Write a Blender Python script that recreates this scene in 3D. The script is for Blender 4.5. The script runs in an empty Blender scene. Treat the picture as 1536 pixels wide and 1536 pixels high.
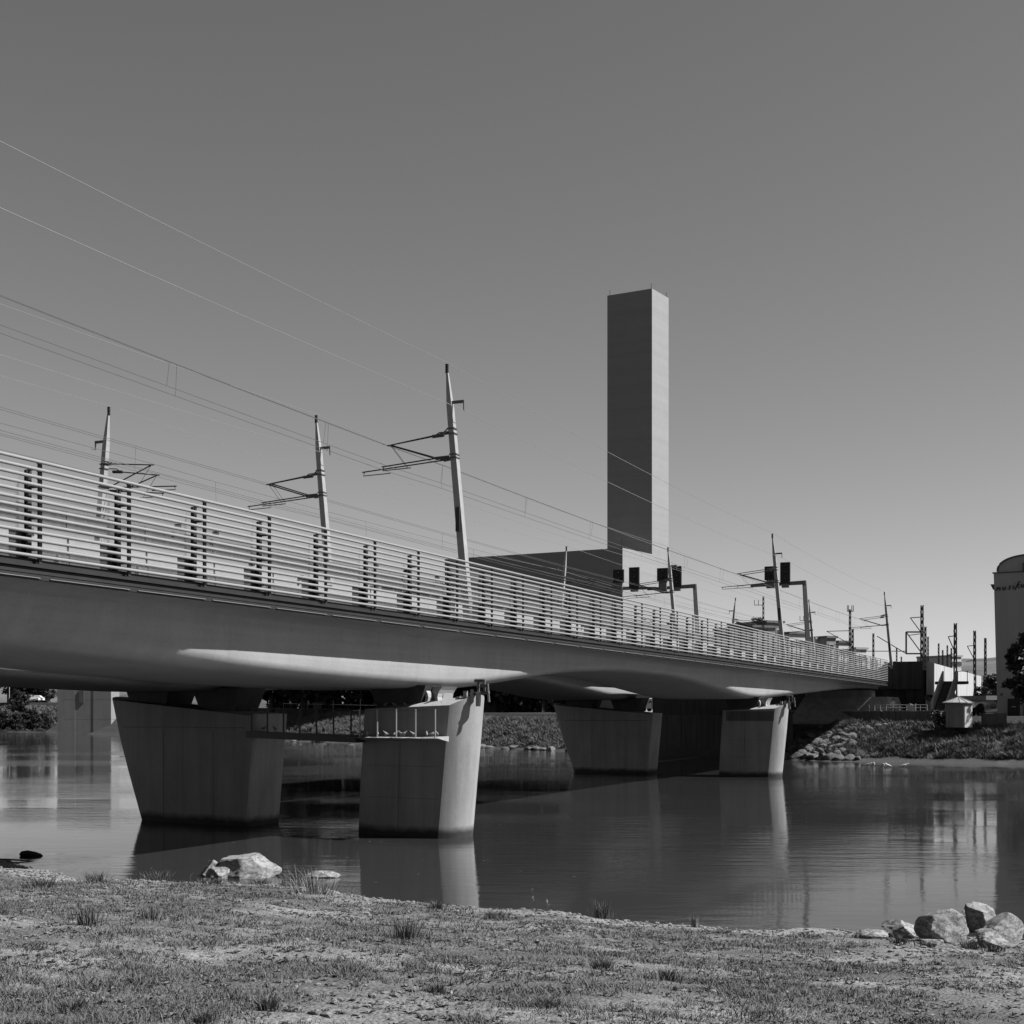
import bpy, bmesh, math, random
import numpy as np
from mathutils import Vector, Matrix, noise
R = math.radians
rng = random.Random(7)
SC = bpy.context.scene
COL = SC.collection
# ------------------------------------------------------------------ camera
F = 2100.0; Y0 = 1068.0; EYE = 4.5           # focal length in photo pixels, horizon row, eye height over the water
cd = bpy.data.cameras.new('camera'); cam = bpy.data.objects.new('camera', cd); COL.objects.link(cam)
cam.location = (0, 0, EYE); cam.rotation_euler = (R(90), 0, 0)
cd.sensor_width = 36; cd.lens = F / 1536 * 36; cd.shift_y = (Y0 - 768) / 1536
cd.clip_start = .1; cd.clip_end = 9000
SC.camera = cam
# ------------------------------------------------------------------ sky, sun, exposure
SUN_AZ = R(96)      # measured from +Y (into the picture) towards +X (right)
SUN_EL = R(46)
w = bpy.data.worlds.new('World'); SC.world = w; w.use_nodes = True
nt = w.node_tree; nt.nodes.clear()
sky = nt.nodes.new('ShaderNodeTexSky'); sky.sky_type = 'NISHITA'; sky.sun_disc = False
sky.sun_elevation = SUN_EL; sky.sun_rotation = SUN_AZ
sky.air_density = 1.0; sky.dust_density = .6; sky.ozone_density = 1.0; sky.altitude = 400
sep = nt.nodes.new('ShaderNodeSeparateColor'); bg = nt.nodes.new('ShaderNodeBackground'); wo = nt.nodes.new('ShaderNodeOutputWorld')
nt.links.new(sky.outputs[0], sep.inputs[0])          # black and white film behind a red filter: only the red channel counts
mx = nt.nodes.new('ShaderNodeMix'); mx.data_type = 'FLOAT'; mx.inputs[0].default_value = .12
nt.links.new(sep.outputs[0], mx.inputs[2]); nt.links.new(sep.outputs[1], mx.inputs[3])
nt.links.new(mx.outputs[0], bg.inputs[0]); bg.inputs[1].default_value = .05
nt.links.new(bg.outputs[0], wo.inputs[0])
sd = bpy.data.lights.new('sun', 'SUN'); sd.energy = 5.0; sd.angle = R(.5)
sun = bpy.data.objects.new('sun', sd); COL.objects.link(sun)
sv = Vector((math.sin(SUN_AZ) * math.cos(SUN_EL), math.cos(SUN_AZ) * math.cos(SUN_EL), math.sin(SUN_EL)))
sun.rotation_euler = sv.to_track_quat('Z', 'Y').to_euler(); sun.location = (60, -30, 80)
SC.view_settings.view_transform = 'Standard'; SC.view_settings.look = 'None'
SC.view_settings.exposure = 1.2; SC.view_settings.gamma = 1; SC.view_settings.use_curve_mapping = False
SC.render.engine = 'CYCLES'
SC.cycles.max_bounces = 8; SC.cycles.transparent_max_bounces = 24; SC.cycles.use_denoising = True
SC.cycles.caustics_reflective = True; SC.cycles.blur_glossy = .3; SC.cycles.caustics_refractive = False

# ------------------------------------------------------------------ frames
TH = math.atan(912 / F); CT, ST = math.cos(TH), math.sin(TH)
GRAD = -.0019
def B(s, t, z=0.0):
    """bridge frame: s along the tracks, t across (away from the viewer), z above eye height at s = 24"""
    return Vector((s * ST - t * CT, s * CT + t * ST, EYE + z + GRAD * (s - 24)))
def px(x, y, Y):
    """a place seen at photo pixel (x, y) and Y metres into the scene"""
    return Vector(((x - 768) / F * Y, Y, EYE + (Y0 - y) / F * Y))
def on_bridge(x, t):
    u = (x - 768) / F; Y = t / (CT * (912 / F - u)); return Y * (u * ST + CT)

# ------------------------------------------------------------------ mesh builder
class MB:
    def __init__(s): s.v = []; s.f = []
    def add(s, vs, fs):
        o = len(s.v); s.v += [tuple(p) for p in vs]; s.f += [tuple(i + o for i in f) for f in fs]; return s
    def hexa(s, p):          # 8 corners: bottom loop of 4, top loop of 4
        return s.add(p, [(3, 2, 1, 0), (4, 5, 6, 7), (0, 1, 5, 4), (1, 2, 6, 5), (2, 3, 7, 6), (3, 0, 4, 7)])
    def box(s, x0, x1, y0, y1, z0, z1):
        return s.hexa([(x0, y0, z0), (x1, y0, z0), (x1, y1, z0), (x0, y1, z0), (x0, y0, z1), (x1, y0, z1), (x1, y1, z1), (x0, y1, z1)])
    def bbox(s, s0, s1, t0, t1, z0, z1):   # box in the bridge frame
        return s.hexa([B(s0, t0, z0), B(s1, t0, z0), B(s1, t1, z0), B(s0, t1, z0), B(s0, t0, z1), B(s1, t0, z1), B(s1, t1, z1), B(s0, t1, z1)][0:8][::1]) if False else s.hexa([B(s0, t1, z0), B(s1, t1, z0), B(s1, t0, z0), B(s0, t0, z0), B(s0, t1, z1), B(s1, t1, z1), B(s1, t0, z1), B(s0, t0, z1)])
    def obox(s, o, ax, ay, x0, x1, y0, y1, z0, z1):   # box along two horizontal unit vectors from a corner
        P = lambda a, b, c: Vector(o) + Vector(ax) * a + Vector(ay) * b + Vector((0, 0, c))
        return s.hexa([P(x0, y0, z0), P(x1, y0, z0), P(x1, y1, z0), P(x0, y1, z0), P(x0, y0, z1), P(x1, y0, z1), P(x1, y1, z1), P(x0, y1, z1)])
    def tube(s, pts, r, n=6, caps=True):
        pts = [Vector(p) for p in pts]; m = len(pts)
        rs = r if isinstance(r, (list, tuple)) else [r] * m
        vs = []; fs = []; prev = None
        for i, p in enumerate(pts):
            d = (pts[min(i + 1, m - 1)] - pts[max(i - 1, 0)]).normalized()
            ref = Vector((0, 0, 1)) if abs(d.z) < .9 else Vector((1, 0, 0))
            a = d.cross(ref).normalized()
            if prev is not None and a.dot(prev) < 0 and abs(d.z) > .8: a = -a
            prev = a; b = a.cross(d)
            for k in range(n):
                an = 2 * math.pi * (k + .5) / n; vs.append(p + (a * math.cos(an) + b * math.sin(an)) * rs[i])
        for i in range(m - 1):
            for k in range(n):
                k2 = (k + 1) % n; fs.append((i * n + k, i * n + k2, (i + 1) * n + k2, (i + 1) * n + k))
        if caps: fs += [tuple(range(n))[::-1], tuple(range((m - 1) * n, m * n))]
        return s.add(vs, fs)
    def loft(s, loops, caps=True):
        n = len(loops[0]); vs = [p for l in loops for p in l]; fs = []
        for i in range(len(loops) - 1):
            for k in range(n):
                k2 = (k + 1) % n; fs.append((i * n + k, i * n + k2, (i + 1) * n + k2, (i + 1) * n + k))
        if caps: fs += [tuple(range(n))[::-1], tuple(range((len(loops) - 1) * n, len(loops) * n))]
        return s.add(vs, fs)
    def lathe(s, prof, c=(0, 0, 0), n=16, caps=True):
        c = Vector(c)
        return s.loft([[c + Vector((r * math.cos(2 * math.pi * k / n), r * math.sin(2 * math.pi * k / n), z)) for k in range(n)] for r, z in prof], caps)
    def prism(s, poly, ext):
        poly = [Vector(p) for p in poly]; return s.loft([poly, [p + Vector(ext) for p in poly]])
    def build(s, name, mat, parent=None, smooth=False, local=False, fix=True):
        me = bpy.data.meshes.new(name)
        vs = s.v
        if parent is not None and not local:
            L = parent_loc(parent); vs = [(x - L[0], y - L[1], z - L[2]) for x, y, z in vs]
        me.from_pydata(vs, [], s.f)
        if fix:
            bm = bmesh.new(); bm.from_mesh(me); bmesh.ops.recalc_face_normals(bm, faces=bm.faces); bm.to_mesh(me); bm.free()
        if smooth:
            me.polygons.foreach_set('use_smooth', [True] * len(me.polygons))
            if isinstance(smooth, (int, float)) and smooth is not True: me.set_sharp_from_angle(angle=R(smooth))
        me.materials.append(mat)
        return link(name, me, parent)
def parent_loc(o):
    L = Vector((0, 0, 0))
    while o is not None: L = L + o.location; o = o.parent
    return L
def link(name, me, parent=None):
    o = bpy.data.objects.new(name, me); COL.objects.link(o)
    if parent is not None: o.parent = parent
    return o
def tag(o, label, cat, group=None):
    o['label'] = label; o['category'] = cat
    if group: o['group'] = group
    return o
def thing(name, label, cat, loc=(0, 0, 0), rz=0, group=None):
    o = bpy.data.objects.new(name, None); COL.objects.link(o); o.location = loc; o.rotation_euler = (0, 0, rz); o.empty_display_size = .2
    return tag(o, label, cat, group)
def struct(o, kind='structure'): o['kind'] = kind; return o
def copy_tree(o, parent=None):
    c = o.copy(); COL.objects.link(c); c.parent = parent
    for ch in o.children: copy_tree(ch, c)
    return c
ORD = ['first', 'second', 'third', 'fourth', 'fifth', 'sixth', 'seventh', 'eighth', 'ninth', 'tenth', 'eleventh', 'twelfth', 'thirteenth', 'fourteenth', 'fifteenth', 'sixteenth', 'seventeenth', 'eighteenth']

# ------------------------------------------------------------------ materials (all neutral grey: the photograph is black and white)
TH0 = math.atan(912 / F)
AL = .62      # the film is exposed for the sun: base colours of the real, darkish surfaces
def nodes(name):
    m = bpy.data.materials.new(name); m.use_nodes = True
    t = m.node_tree; p = t.nodes['Principled BSDF']; return m, t, p
def ramp(t, stops):
    r = t.nodes.new('ShaderNodeValToRGB'); e = r.color_ramp.elements
    while len(e) < len(stops): e.new(.5)
    for el, (a, v) in zip(e, stops): el.position = a; el.color = (v, v, v, 1)
    return r
def ntex(t, scale, detail=4, rough=.55, stretch=(1, 1, 1), coord='Object'):
    c = t.nodes.new('ShaderNodeTexCoord'); m = t.nodes.new('ShaderNodeMapping'); m.inputs['Scale'].default_value = stretch
    n = t.nodes.new('ShaderNodeTexNoise'); n.inputs['Scale'].default_value = scale; n.inputs['Detail'].default_value = detail; n.inputs['Roughness'].default_value = rough
    t.links.new(c.outputs[coord], m.inputs[0]); t.links.new(m.outputs[0], n.inputs[0]); return n
def mul(t, a, b):
    m = t.nodes.new('ShaderNodeMath'); m.operation = 'MULTIPLY'
    for i, q in enumerate((a, b)):
        if isinstance(q, (int, float)): m.inputs[i].default_value = q
        else: t.links.new(q, m.inputs[i])
    return m.outputs[0]
def bump(t, p, h, strength=.3, dist=.05):
    b = t.nodes.new('ShaderNodeBump'); b.inputs['Strength'].default_value = strength; b.inputs['Distance'].default_value = dist
    t.links.new(h, b.inputs['Height']); t.links.new(b.outputs[0], p.inputs['Normal'])
def plain(name, v, rough=.7, var=.15, scale=2.0, metal=0.0, bmp=0.0, spec=.3, stretch=(1, 1, 1)):
    v *= AL
    m, t, p = nodes(name)
    p.inputs['Roughness'].default_value = rough; p.inputs['Metallic'].default_value = metal; p.inputs['Specular IOR Level'].default_value = spec
    n = ntex(t, scale, 5, .6, stretch); r = ramp(t, [(.3, v * (1 - var)), (.7, v * (1 + var))])
    t.links.new(n.outputs[0], r.inputs[0]); t.links.new(r.outputs[0], p.inputs['Base Color'])
    if bmp: bump(t, p, n.outputs[0], bmp)
    return m
def concrete(name, v, stain=.35, streak=.3, waterline=False, joints=None, rough=.85, bands=0, lines=0):
    v *= AL
    m, t, p = nodes(name); p.inputs['Roughness'].default_value = rough; p.inputs['Specular IOR Level'].default_value = .25
    a = ntex(t, .6, 6, .65); ra = ramp(t, [(.25, 1 - stain), (.7, 1.0)]); t.links.new(a.outputs[0], ra.inputs[0])
    b = ntex(t, 1.0, 4, .6, (2.2, 2.2, .12)); rb = ramp(t, [(.35, 1 - streak), (.6, 1.0)]); t.links.new(b.outputs[0], rb.inputs[0])
    c = ntex(t, 14, 3, .6); rc = ramp(t, [(.3, .93), (.7, 1.05)]); t.links.new(c.outputs[0], rc.inputs[0])
    val = mul(t, mul(t, mul(t, ra.outputs[0], rb.outputs[0]), rc.outputs[0]), v)
    if bands:
        nb_ = ntex(t, .55, 5, .7, (.004, .004, 1)); rb2 = ramp(t, [(.35, 1 - bands), (.65, 1.0)]); t.links.new(nb_.outputs[0], rb2.inputs[0]); val = mul(t, val, rb2.outputs[0])
    if lines:       # long scuffs and pour lines that run with the bridge, and the joints of its segments
        tc = t.nodes.new('ShaderNodeTexCoord'); mp_ = t.nodes.new('ShaderNodeMapping'); mp_.vector_type = 'POINT'; mp_.inputs['Rotation'].default_value = (0, 0, -(math.pi / 2 - TH0)); t.links.new(tc.outputs['Object'], mp_.inputs[0])
        m2 = t.nodes.new('ShaderNodeMapping'); m2.inputs['Scale'].default_value = (.12, .5, 5); n2 = t.nodes.new('ShaderNodeTexNoise'); n2.inputs['Scale'].default_value = 1.2; n2.inputs['Detail'].default_value = 5
        t.links.new(mp_.outputs[0], m2.inputs[0]); t.links.new(m2.outputs[0], n2.inputs[0]); rl = ramp(t, [(.35, 1 - lines), (.62, 1.0), (.74, 1 + lines)]); t.links.new(n2.outputs[0], rl.inputs[0]); val = mul(t, val, rl.outputs[0])
        sx2 = t.nodes.new('ShaderNodeSeparateXYZ'); t.links.new(mp_.outputs[0], sx2.inputs[0]); pp_ = t.nodes.new('ShaderNodeMath'); pp_.operation = 'PINGPONG'; pp_.inputs[1].default_value = 3.06; t.links.new(sx2.outputs[0], pp_.inputs[0])
        rj2 = ramp(t, [(0.0, .86), (.012, 1.0)]); t.links.new(pp_.outputs[0], rj2.inputs[0]); val = mul(t, val, rj2.outputs[0])
    if joints:
        tc = t.nodes.new('ShaderNodeTexCoord'); sx = t.nodes.new('ShaderNodeSeparateXYZ'); t.links.new(tc.outputs['Object'], sx.inputs[0])
        mm = t.nodes.new('ShaderNodeMath'); mm.operation = 'PINGPONG'; mm.inputs[1].default_value = joints; t.links.new(sx.outputs[2], mm.inputs[0])
        rj = ramp(t, [(0.0, .78), (.035, 1.0)]); t.links.new(mm.outputs[0], rj.inputs[0]); val = mul(t, val, rj.outputs[0])
    if waterline:      # algae stain where the river wets the pier
        g = t.nodes.new('ShaderNodeNewGeometry'); sx = t.nodes.new('ShaderNodeSeparateXYZ'); t.links.new(g.outputs['Position'], sx.inputs[0])
        ns = ntex(t, 1.3, 4, .6); ad = t.nodes.new('ShaderNodeMath'); ad.operation = 'MULTIPLY_ADD'; ad.inputs[1].default_value = -.3
        t.links.new(ns.outputs[0], ad.inputs[0]); t.links.new(sx.outputs[2], ad.inputs[2])
        rw = ramp(t, [(0.0, .12), (.08, .3), (.28, 1.0)]); t.links.new(ad.outputs[0], rw.inputs[0]); val = mul(t, val, rw.outputs[0])
    t.links.new(val, p.inputs['Base Color']); bump(t, p, c.outputs[0], .15, .02)
    return m
M = {}
M['girder'] = concrete('girder_concrete', .41, .16, .07, lines=.08)
M['pier'] = concrete('pier_concrete', .36, .24, .2, waterline=True)
M['tower'] = concrete('tower_concrete', .32, .08, .0, joints=7.3, bands=.12)
M['abutment'] = concrete('abutment_concrete', .42, .2, .25)
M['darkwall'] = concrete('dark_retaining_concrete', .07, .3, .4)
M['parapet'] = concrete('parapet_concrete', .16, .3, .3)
M['parapet2'] = concrete('kiosk_render', .3, .2, .25)
M['whitewall'] = concrete('white_wall_panel', .5, .1, .2)
M['pylon'] = concrete('pylon_concrete', .27, .15, .1)
M['rail'] = plain('pale_steel_tube', .29, .35, .06, 3, .0, spec=.5)
M['post'] = plain('dark_steel_post', .035, .5, .2, 5)
M['cornice'] = plain('cornice_dark_paint', .018, .6, .3, 1.5)
M['bearing'] = plain('shade_dark_bearing', .045, .7, .3, 2)  # pedestal colour darkened to paint in the shade under the deck
M['mid'] = plain('grey_steel', .12, .5, .2, 4)
M['strip'] = plain('pale_edge_strip', .2, .4, .1, 3)
M['mast'] = plain('galvanised_mast', .33, .45, .12, 2.5, spec=.4)
M['signalpole'] = plain('signal_pole_steel', .16, .5, .15, 2.5)
M['black'] = plain('black_paint', .008, .5, .2, 5)
M['insulator'] = plain('dark_insulator', .02, .3, .2, 5, spec=.5)
M['wire'] = plain('overhead_wire', .10, .4, .1, 5)
M['wirepale'] = plain('pale_wire', .23, .4, .1, 5)
M['greypanel'] = plain('grey_absorbing_panel', .07, .9, .25, 1.2, stretch=(4, 4, .3))
M['palepanel'] = plain('pale_upstand', .36, .8, .08, 2)
M['lattice'] = plain('lattice_steel', .03, .6, .2, 5)
M['facade'] = concrete('render_facade', .40, .08, .08)
M['facade_pale'] = plain('pale_render', .5, .9, .08, .3)
M['facade_mid'] = plain('mid_render', .2, .9, .12, .3)
M['roof'] = plain('roof_sheet', .1, .7, .2, .6)
M['rooflight'] = plain('roof_zinc', .3, .6, .15, .9)
M['glasswin'] = plain('window_glass', .02, .1, .2, 3, spec=.6)
M['bark'] = plain('bark', .04, .9, .3, 6, bmp=.4)
M['leafdark'] = plain('leaf_dark', .022, .6, .35, 1.5)
M['leaf'] = plain('leaf_mid', .05, .6, .35, 1.2)
M['bird'] = plain('grey_feather', .2, .8, .35, 30)
M['birdwhite'] = plain('white_feather', .6, .8, .1, 30)
M['skin'] = plain('skin', .4, .6, .05, 8)
M['cloth_white'] = plain('white_cloth', .6, .9, .06, 10)
M['cloth_dark'] = plain('dark_cloth', .05, .9, .1, 10)
M['car_white'] = plain('white_car_paint', .65, .25, .03, 3, spec=.5)
M['car_dark'] = plain('dark_car_paint', .05, .25, .03, 3, spec=.5)
M['rubber'] = plain('rubber', .012, .8, .1, 10)
M['lens'] = plain('lamp_lens', .5, .2, .1, 10, spec=.5)
M['ink'] = plain('dark_lettering', .035, .8, .1, 10)
M['graf'] = plain('spray_paint', .05, .8, .3, 10)
M['asphalt'] = plain('asphalt', .06, .9, .2, 1.5)
M['wood'] = plain('wet_wood', .015, .6, .3, 6, bmp=.5)

def rock_mat(name, v, sc=3.0):
    v *= AL
    m, t, p = nodes(name); p.inputs['Roughness'].default_value = .9; p.inputs['Specular IOR Level'].default_value = .2
    a = ntex(t, sc, 8, .65); ra = ramp(t, [(.28, v * .4), (.45, v * .85), (.75, v * 1.2)]); t.links.new(a.outputs[0], ra.inputs[0])
    b = ntex(t, sc * 9, 4, .7); rb = ramp(t, [(.3, .8), (.7, 1.12)]); t.links.new(b.outputs[0], rb.inputs[0])
    t.links.new(mul(t, ra.outputs[0], rb.outputs[0]), p.inputs['Base Color']); 
    c = ntex(t, sc * .8, 6, .7, (1, 1, 2.2)); rc = ramp(t, [(.47, 1.0), (.5, .35), (.53, 1.0)]); t.links.new(c.outputs[0], rc.inputs[0])
    lk = [l for l in t.links if l.to_socket == p.inputs['Base Color']][0].from_socket; t.links.new(mul(t, lk, rc.outputs[0]), p.inputs['Base Color'])
    ad = t.nodes.new('ShaderNodeMath'); t.links.new(b.outputs[0], ad.inputs[0]); t.links.new(rc.outputs[0], ad.inputs[1]); bump(t, p, ad.outputs[0], .6, .03); return m
M['rock'] = rock_mat('limestone', .33)
M['riprap'] = rock_mat('riprap_stone', .18, 1.6)
M['pebble'] = rock_mat('pebble', .27, 5)

def ground_mat(name, lo, hi, pale, sc=.35, thr=.55, pebble=True):
    """soil with dry grass mats and paler gravelly patches"""
    lo *= AL; hi *= AL; pale *= AL
    m, t, p = nodes(name); p.inputs['Roughness'].default_value = .95; p.inputs['Specular IOR Level'].default_value = .1
    a = ntex(t, sc, 7, .62); ra = ramp(t, [(thr - .12, 0), (thr + .12, 1)]); t.links.new(a.outputs[0], ra.inputs[0])
    b = ntex(t, 9, 6, .7); rb = ramp(t, [(.3, lo), (.7, hi)]); t.links.new(b.outputs[0], rb.inputs[0])
    v = t.nodes.new('ShaderNodeTexVoronoi'); v.inputs['Scale'].default_value = 22; v.inputs['Randomness'].default_value = 1
    tc = t.nodes.new('ShaderNodeTexCoord'); t.links.new(tc.outputs['Object'], v.inputs['Vector'])
    sc_ = t.nodes.new('ShaderNodeSeparateColor'); t.links.new(v.outputs['Color'], sc_.inputs[0])
    rp = ramp(t, [(0, pale * .6), (1, pale * 1.25)]); t.links.new(sc_.outputs[0], rp.inputs[0])
    mix = t.nodes.new('ShaderNodeMix'); mix.data_type = 'FLOAT'
    t.links.new(ra.outputs[0], mix.inputs[0]); t.links.new(rb.outputs[0], mix.inputs[2]); t.links.new(rp.outputs[0], mix.inputs[3])
    at_ = t.nodes.new('ShaderNodeAttribute'); at_.attribute_name = 'sand'; fn = ntex(t, 30, 3, .6); rs = ramp(t, [(.3, pale * .75), (.7, pale * 1.1)]); t.links.new(fn.outputs[0], rs.inputs[0])
    mix2 = t.nodes.new('ShaderNodeMix'); mix2.data_type = 'FLOAT'; t.links.new(at_.outputs['Fac'], mix2.inputs[0]); t.links.new(mix.outputs[0], mix2.inputs[2]); t.links.new(rs.outputs[0], mix2.inputs[3])
    t.links.new(mix2.outputs[0], p.inputs['Base Color'])
    ad = t.nodes.new('ShaderNodeMath'); ad.operation = 'SUBTRACT'; t.links.new(b.outputs[0], ad.inputs[0]); t.links.new(v.outputs['Distance'], ad.inputs[1])
    bump(t, p, ad.outputs[0], .6, .05); return m
M['ground'] = ground_mat('bank_ground', .062, .155, .29, .4, .56)
M['farbank'] = ground_mat('far_bank_ground', .045, .11, .15, .25, .7)
def grass_mat(name, lo, hi):
    lo *= AL; hi *= AL
    m, t, p = nodes(name); p.inputs['Roughness'].default_value = .7; p.inputs['Specular IOR Level'].default_value = .2
    a = ntex(t, .9, 4, .6); g = t.nodes.new('ShaderNodeNewGeometry'); ad = t.nodes.new('ShaderNodeMath'); ad.operation = 'MULTIPLY_ADD'
    ad.inputs[1].default_value = .5; t.links.new(g.outputs['Random Per Island'], ad.inputs[0])
    t.links.new(a.outputs[0], ad.inputs[2]); r = ramp(t, [(.4, lo), (1.0, hi)]); t.links.new(ad.outputs[0], r.inputs[0])
    t.links.new(r.outputs[0], p.inputs['Base Color']); return m
M['grass'] = grass_mat('bank_grass', .045, .175)
M['fargrass'] = grass_mat('far_bank_grass', .05, .17)
M['weed'] = grass_mat('weed_leaf', .045, .18)
M['tuft'] = grass_mat('tuft_grass', .04, .15)
M['stalk'] = grass_mat('dry_stalk', .12, .3)

# translucent noise-screen glass, hazy with dust
m, t, p = nodes('hazy_glass'); tr = t.nodes.new('ShaderNodeBsdfTransparent'); mixs = t.nodes.new('ShaderNodeMixShader')
p.inputs['Base Color'].default_value = (.45, .45, .45, 1); p.inputs['Roughness'].default_value = .35
tr.inputs[0].default_value = (.9, .9, .9, 1); n_ = ntex(t, .8, 4, .6); r_ = ramp(t, [(.3, .045), (.7, .10)]); t.links.new(n_.outputs[0], r_.inputs[0])
t.links.new(r_.outputs[0], mixs.inputs[0]); t.links.new(tr.outputs[0], mixs.inputs[1]); t.links.new(p.outputs[0], mixs.inputs[2])
t.links.new(mixs.outputs[0], t.nodes['Material Output'].inputs[0]); M['haze_glass'] = m

# murky river water
m, t, p = nodes('murky_river_water'); p.inputs['Base Color'].default_value = (.022, .022, .022, 1); p.inputs['Roughness'].default_value = .045; p.inputs['IOR'].default_value = 1.33
w1 = ntex(t, .9, 3, .55, (.55, 1.6, 1)); w2 = ntex(t, 5.5, 3, .6, (.6, 1.5, 1)); w3 = ntex(t, .05, 3, .5, (.7, 1.3, 1))
rm = ramp(t, [(.42, .12), (.62, 1.0)]); t.links.new(w3.outputs[0], rm.inputs[0])
mm_ = t.nodes.new('ShaderNodeMath'); mm_.operation = 'MULTIPLY_ADD'; mm_.inputs[1].default_value = .22
t.links.new(w2.outputs[0], mm_.inputs[0]); t.links.new(w1.outputs[0], mm_.inputs[2])
bump(t, p, mul(t, mm_.outputs[0], rm.outputs[0]), .28, .10)
M['water'] = m

# ================================================================== SETTING: ground, river, banks
def grid_obj(name, P, mat, smooth=True):
    nu, nv = P.shape[:2]; me = bpy.data.meshes.new(name)
    idx = np.arange(nu * nv).reshape(nu, nv)
    q = np.stack([idx[:-1, :-1], idx[1:, :-1], idx[1:, 1:], idx[:-1, 1:]], -1).reshape(-1, 4)
    me.from_pydata(P.reshape(-1, 3).tolist(), [], q.tolist())
    if me.polygons[0].normal.z < 0: me.flip_normals()
    if smooth: me.polygons.foreach_set('use_smooth', [True] * len(me.polygons))
    me.materials.append(mat); return link(name, me)
bed = MB().add([(-6000, -3000, -2.5), (6000, -3000, -2.5), (6000, 7000, -2.5), (-6000, 7000, -2.5)], [(0, 1, 2, 3)]).build('ground', M['farbank']); struct(bed)
wat = MB().add([(-900, -20, 0), (900, -20, 0), (900, 1500, 0), (-900, 1500, 0)], [(0, 1, 2, 3)]).build('river_water', M['water']); struct(wat)

# near bank
NWX = [-60, -40, -22, -15.9, -13, -11.4, -9, -6.3, -4.2, -2.1, .5, 3.4, 6.7, 10.5, 16, 40, 60]
NWY = [84, 66, 48.5, 42.8, 39.6, 37.2, 37.4, 36.6, 34.6, 33.2, 31.4, 29.6, 28.4, 27.9, 26, 18, 12]
def near_wl(x): return float(np.interp(x, NWX, NWY)) + .35 * math.sin(x * 1.7) * math.sin(x * .61 + 1)
def near_z(x, y):
    d = near_wl(x) - y
    z = .098 * d if d > 0 else .12 * d
    z = min(z, 2.9 + .004 * (d - 29)) if d > 0 else max(z, -2.2)
    if d > -1: z += .05 * noise.noise((x * .5, y * .5, 0)) + .035 * noise.noise((x * 1.9, y * 1.9, 3)) * min(1, d + 1) + .015 * noise.noise((x * 5, y * 5, 7))
    return z
xs = np.concatenate([np.linspace(-60, -18, 30), np.linspace(-17.8, 14, 200), np.linspace(14.5, 60, 30)])
vs_ = np.concatenate([np.linspace(-20, 0, 8), np.linspace(.15, 30, 170), np.linspace(31, 110, 12)])
P = np.array([[(x, near_wl(x) - d, near_z(x, near_wl(x) - d)) for d in vs_] for x in xs])
def gravelness(x, y):
    d = near_wl(x) - y
    g = .55 * noise.noise((x * .4, y * .4, 9)) + .35 * noise.noise((x * 1.1, y * 1.1, 4))
    g += .55 * math.exp(-(d / 1.6) ** 2) + .045 * (x - 1.5) * (1 if x > 1.5 else 0.0) - .12
    g += 1.1 * math.exp(-((x + 13.8) / 2.4) ** 2 - ((d - 1.2) / 2.2) ** 2) + .35 * math.exp(-((x - 1.3) / 1.6) ** 2 - ((d - 1.5) / 1.4) ** 2)
    return g
nb = grid_obj('near_bank', P, M['ground']); struct(nb)
at = nb.data.attributes.new('sand', 'FLOAT', 'POINT'); at.data.foreach_set('value', [max(0.0, min(1.0, (gravelness(x, y) + .12 * noise.noise((x * 4, y * 4, 2)) - .12) * 2.6)) for x, y, z in P.reshape(-1, 3)])

# far bank: distance inland measured along a fixed direction
INL = Vector((.62, .785, 0))
FW = [(140, 60, 1.0), (90, 92, 1.0), (46, 118, 1.0), (29, 128, 1.0), (17, 142, 1.03), (2.6, 166, 1.05), (-26, 205, 1.1), (-60, 250, 1.3), (-98, 300, 1.65), (-200, 410, 1.75), (-420, 640, 1.8)]
fa = np.concatenate([[0], np.cumsum([math.dist(FW[i][:2], FW[i + 1][:2]) for i in range(len(FW) - 1)])])
def far_pt(a, d):
    x = np.interp(a, fa, [q[0] for q in FW]); y = np.interp(a, fa, [q[1] for q in FW]); k = np.interp(a, fa, [q[2] for q in FW])
    wob = .6 * noise.noise((a * .15, 0, 5)) if d < 3 else 0
    PR = [(-12, -2.4), (-.5, -.15), (0, .0), (.6, .12), (1.6, .45), (4, 1.3), (8, 2.5), (10.5, 3.1), (12, 3.25), (13.1, 3.3), (13.4, 4.05), (20, 4.1), (3000, 4.1)]
    z = np.interp(d, [q[0] for q in PR], [q[1] for q in PR]) * k
    if 1 < d < 12: z += .22 * noise.noise((a * .35, d * .35, 0)) + .1 * noise.noise((a * 1.2, d * 1.2, 0))
    dd = d + wob
    return Vector((x + INL.x * dd, y + INL.y * dd, z))
aa = np.concatenate([np.linspace(0, 60, 20), np.linspace(61, 260, 260), np.linspace(262, fa[-1], 60)])
dd_ = np.concatenate([[-12, -4, -.5, 0, .6, 1.6], np.linspace(2.2, 12, 26), [13.1, 13.4, 16, 20, 40, 120, 400, 3000]])
fb = grid_obj('far_bank', np.array([[tuple(far_pt(a, d)) for d in dd_] for a in aa]), M['farbank']); struct(fb)
def far_at(x, d=0):
    """arc position on the far waterline seen at photo column x (for inland distance d)"""
    best = min(np.linspace(0, fa[-1], 4000), key=lambda a: abs((lambda q: (q.x / q.y) - (x - 768) / F)(far_pt(a, d)))); return float(best)

# promenade behind the parapet
def strip_mesh(name, a0, a1, d0, d1, dz, mat, n=40):
    return grid_obj(name, np.array([[tuple(far_pt(a, d) + Vector((0, 0, dz))) for d in np.linspace(d0, d1, 3)] for a in np.linspace(a0, a1, n)]), mat)
struct(strip_mesh('street', 60, 420, 14.6, 26, .012, M['asphalt'], 80))

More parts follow.
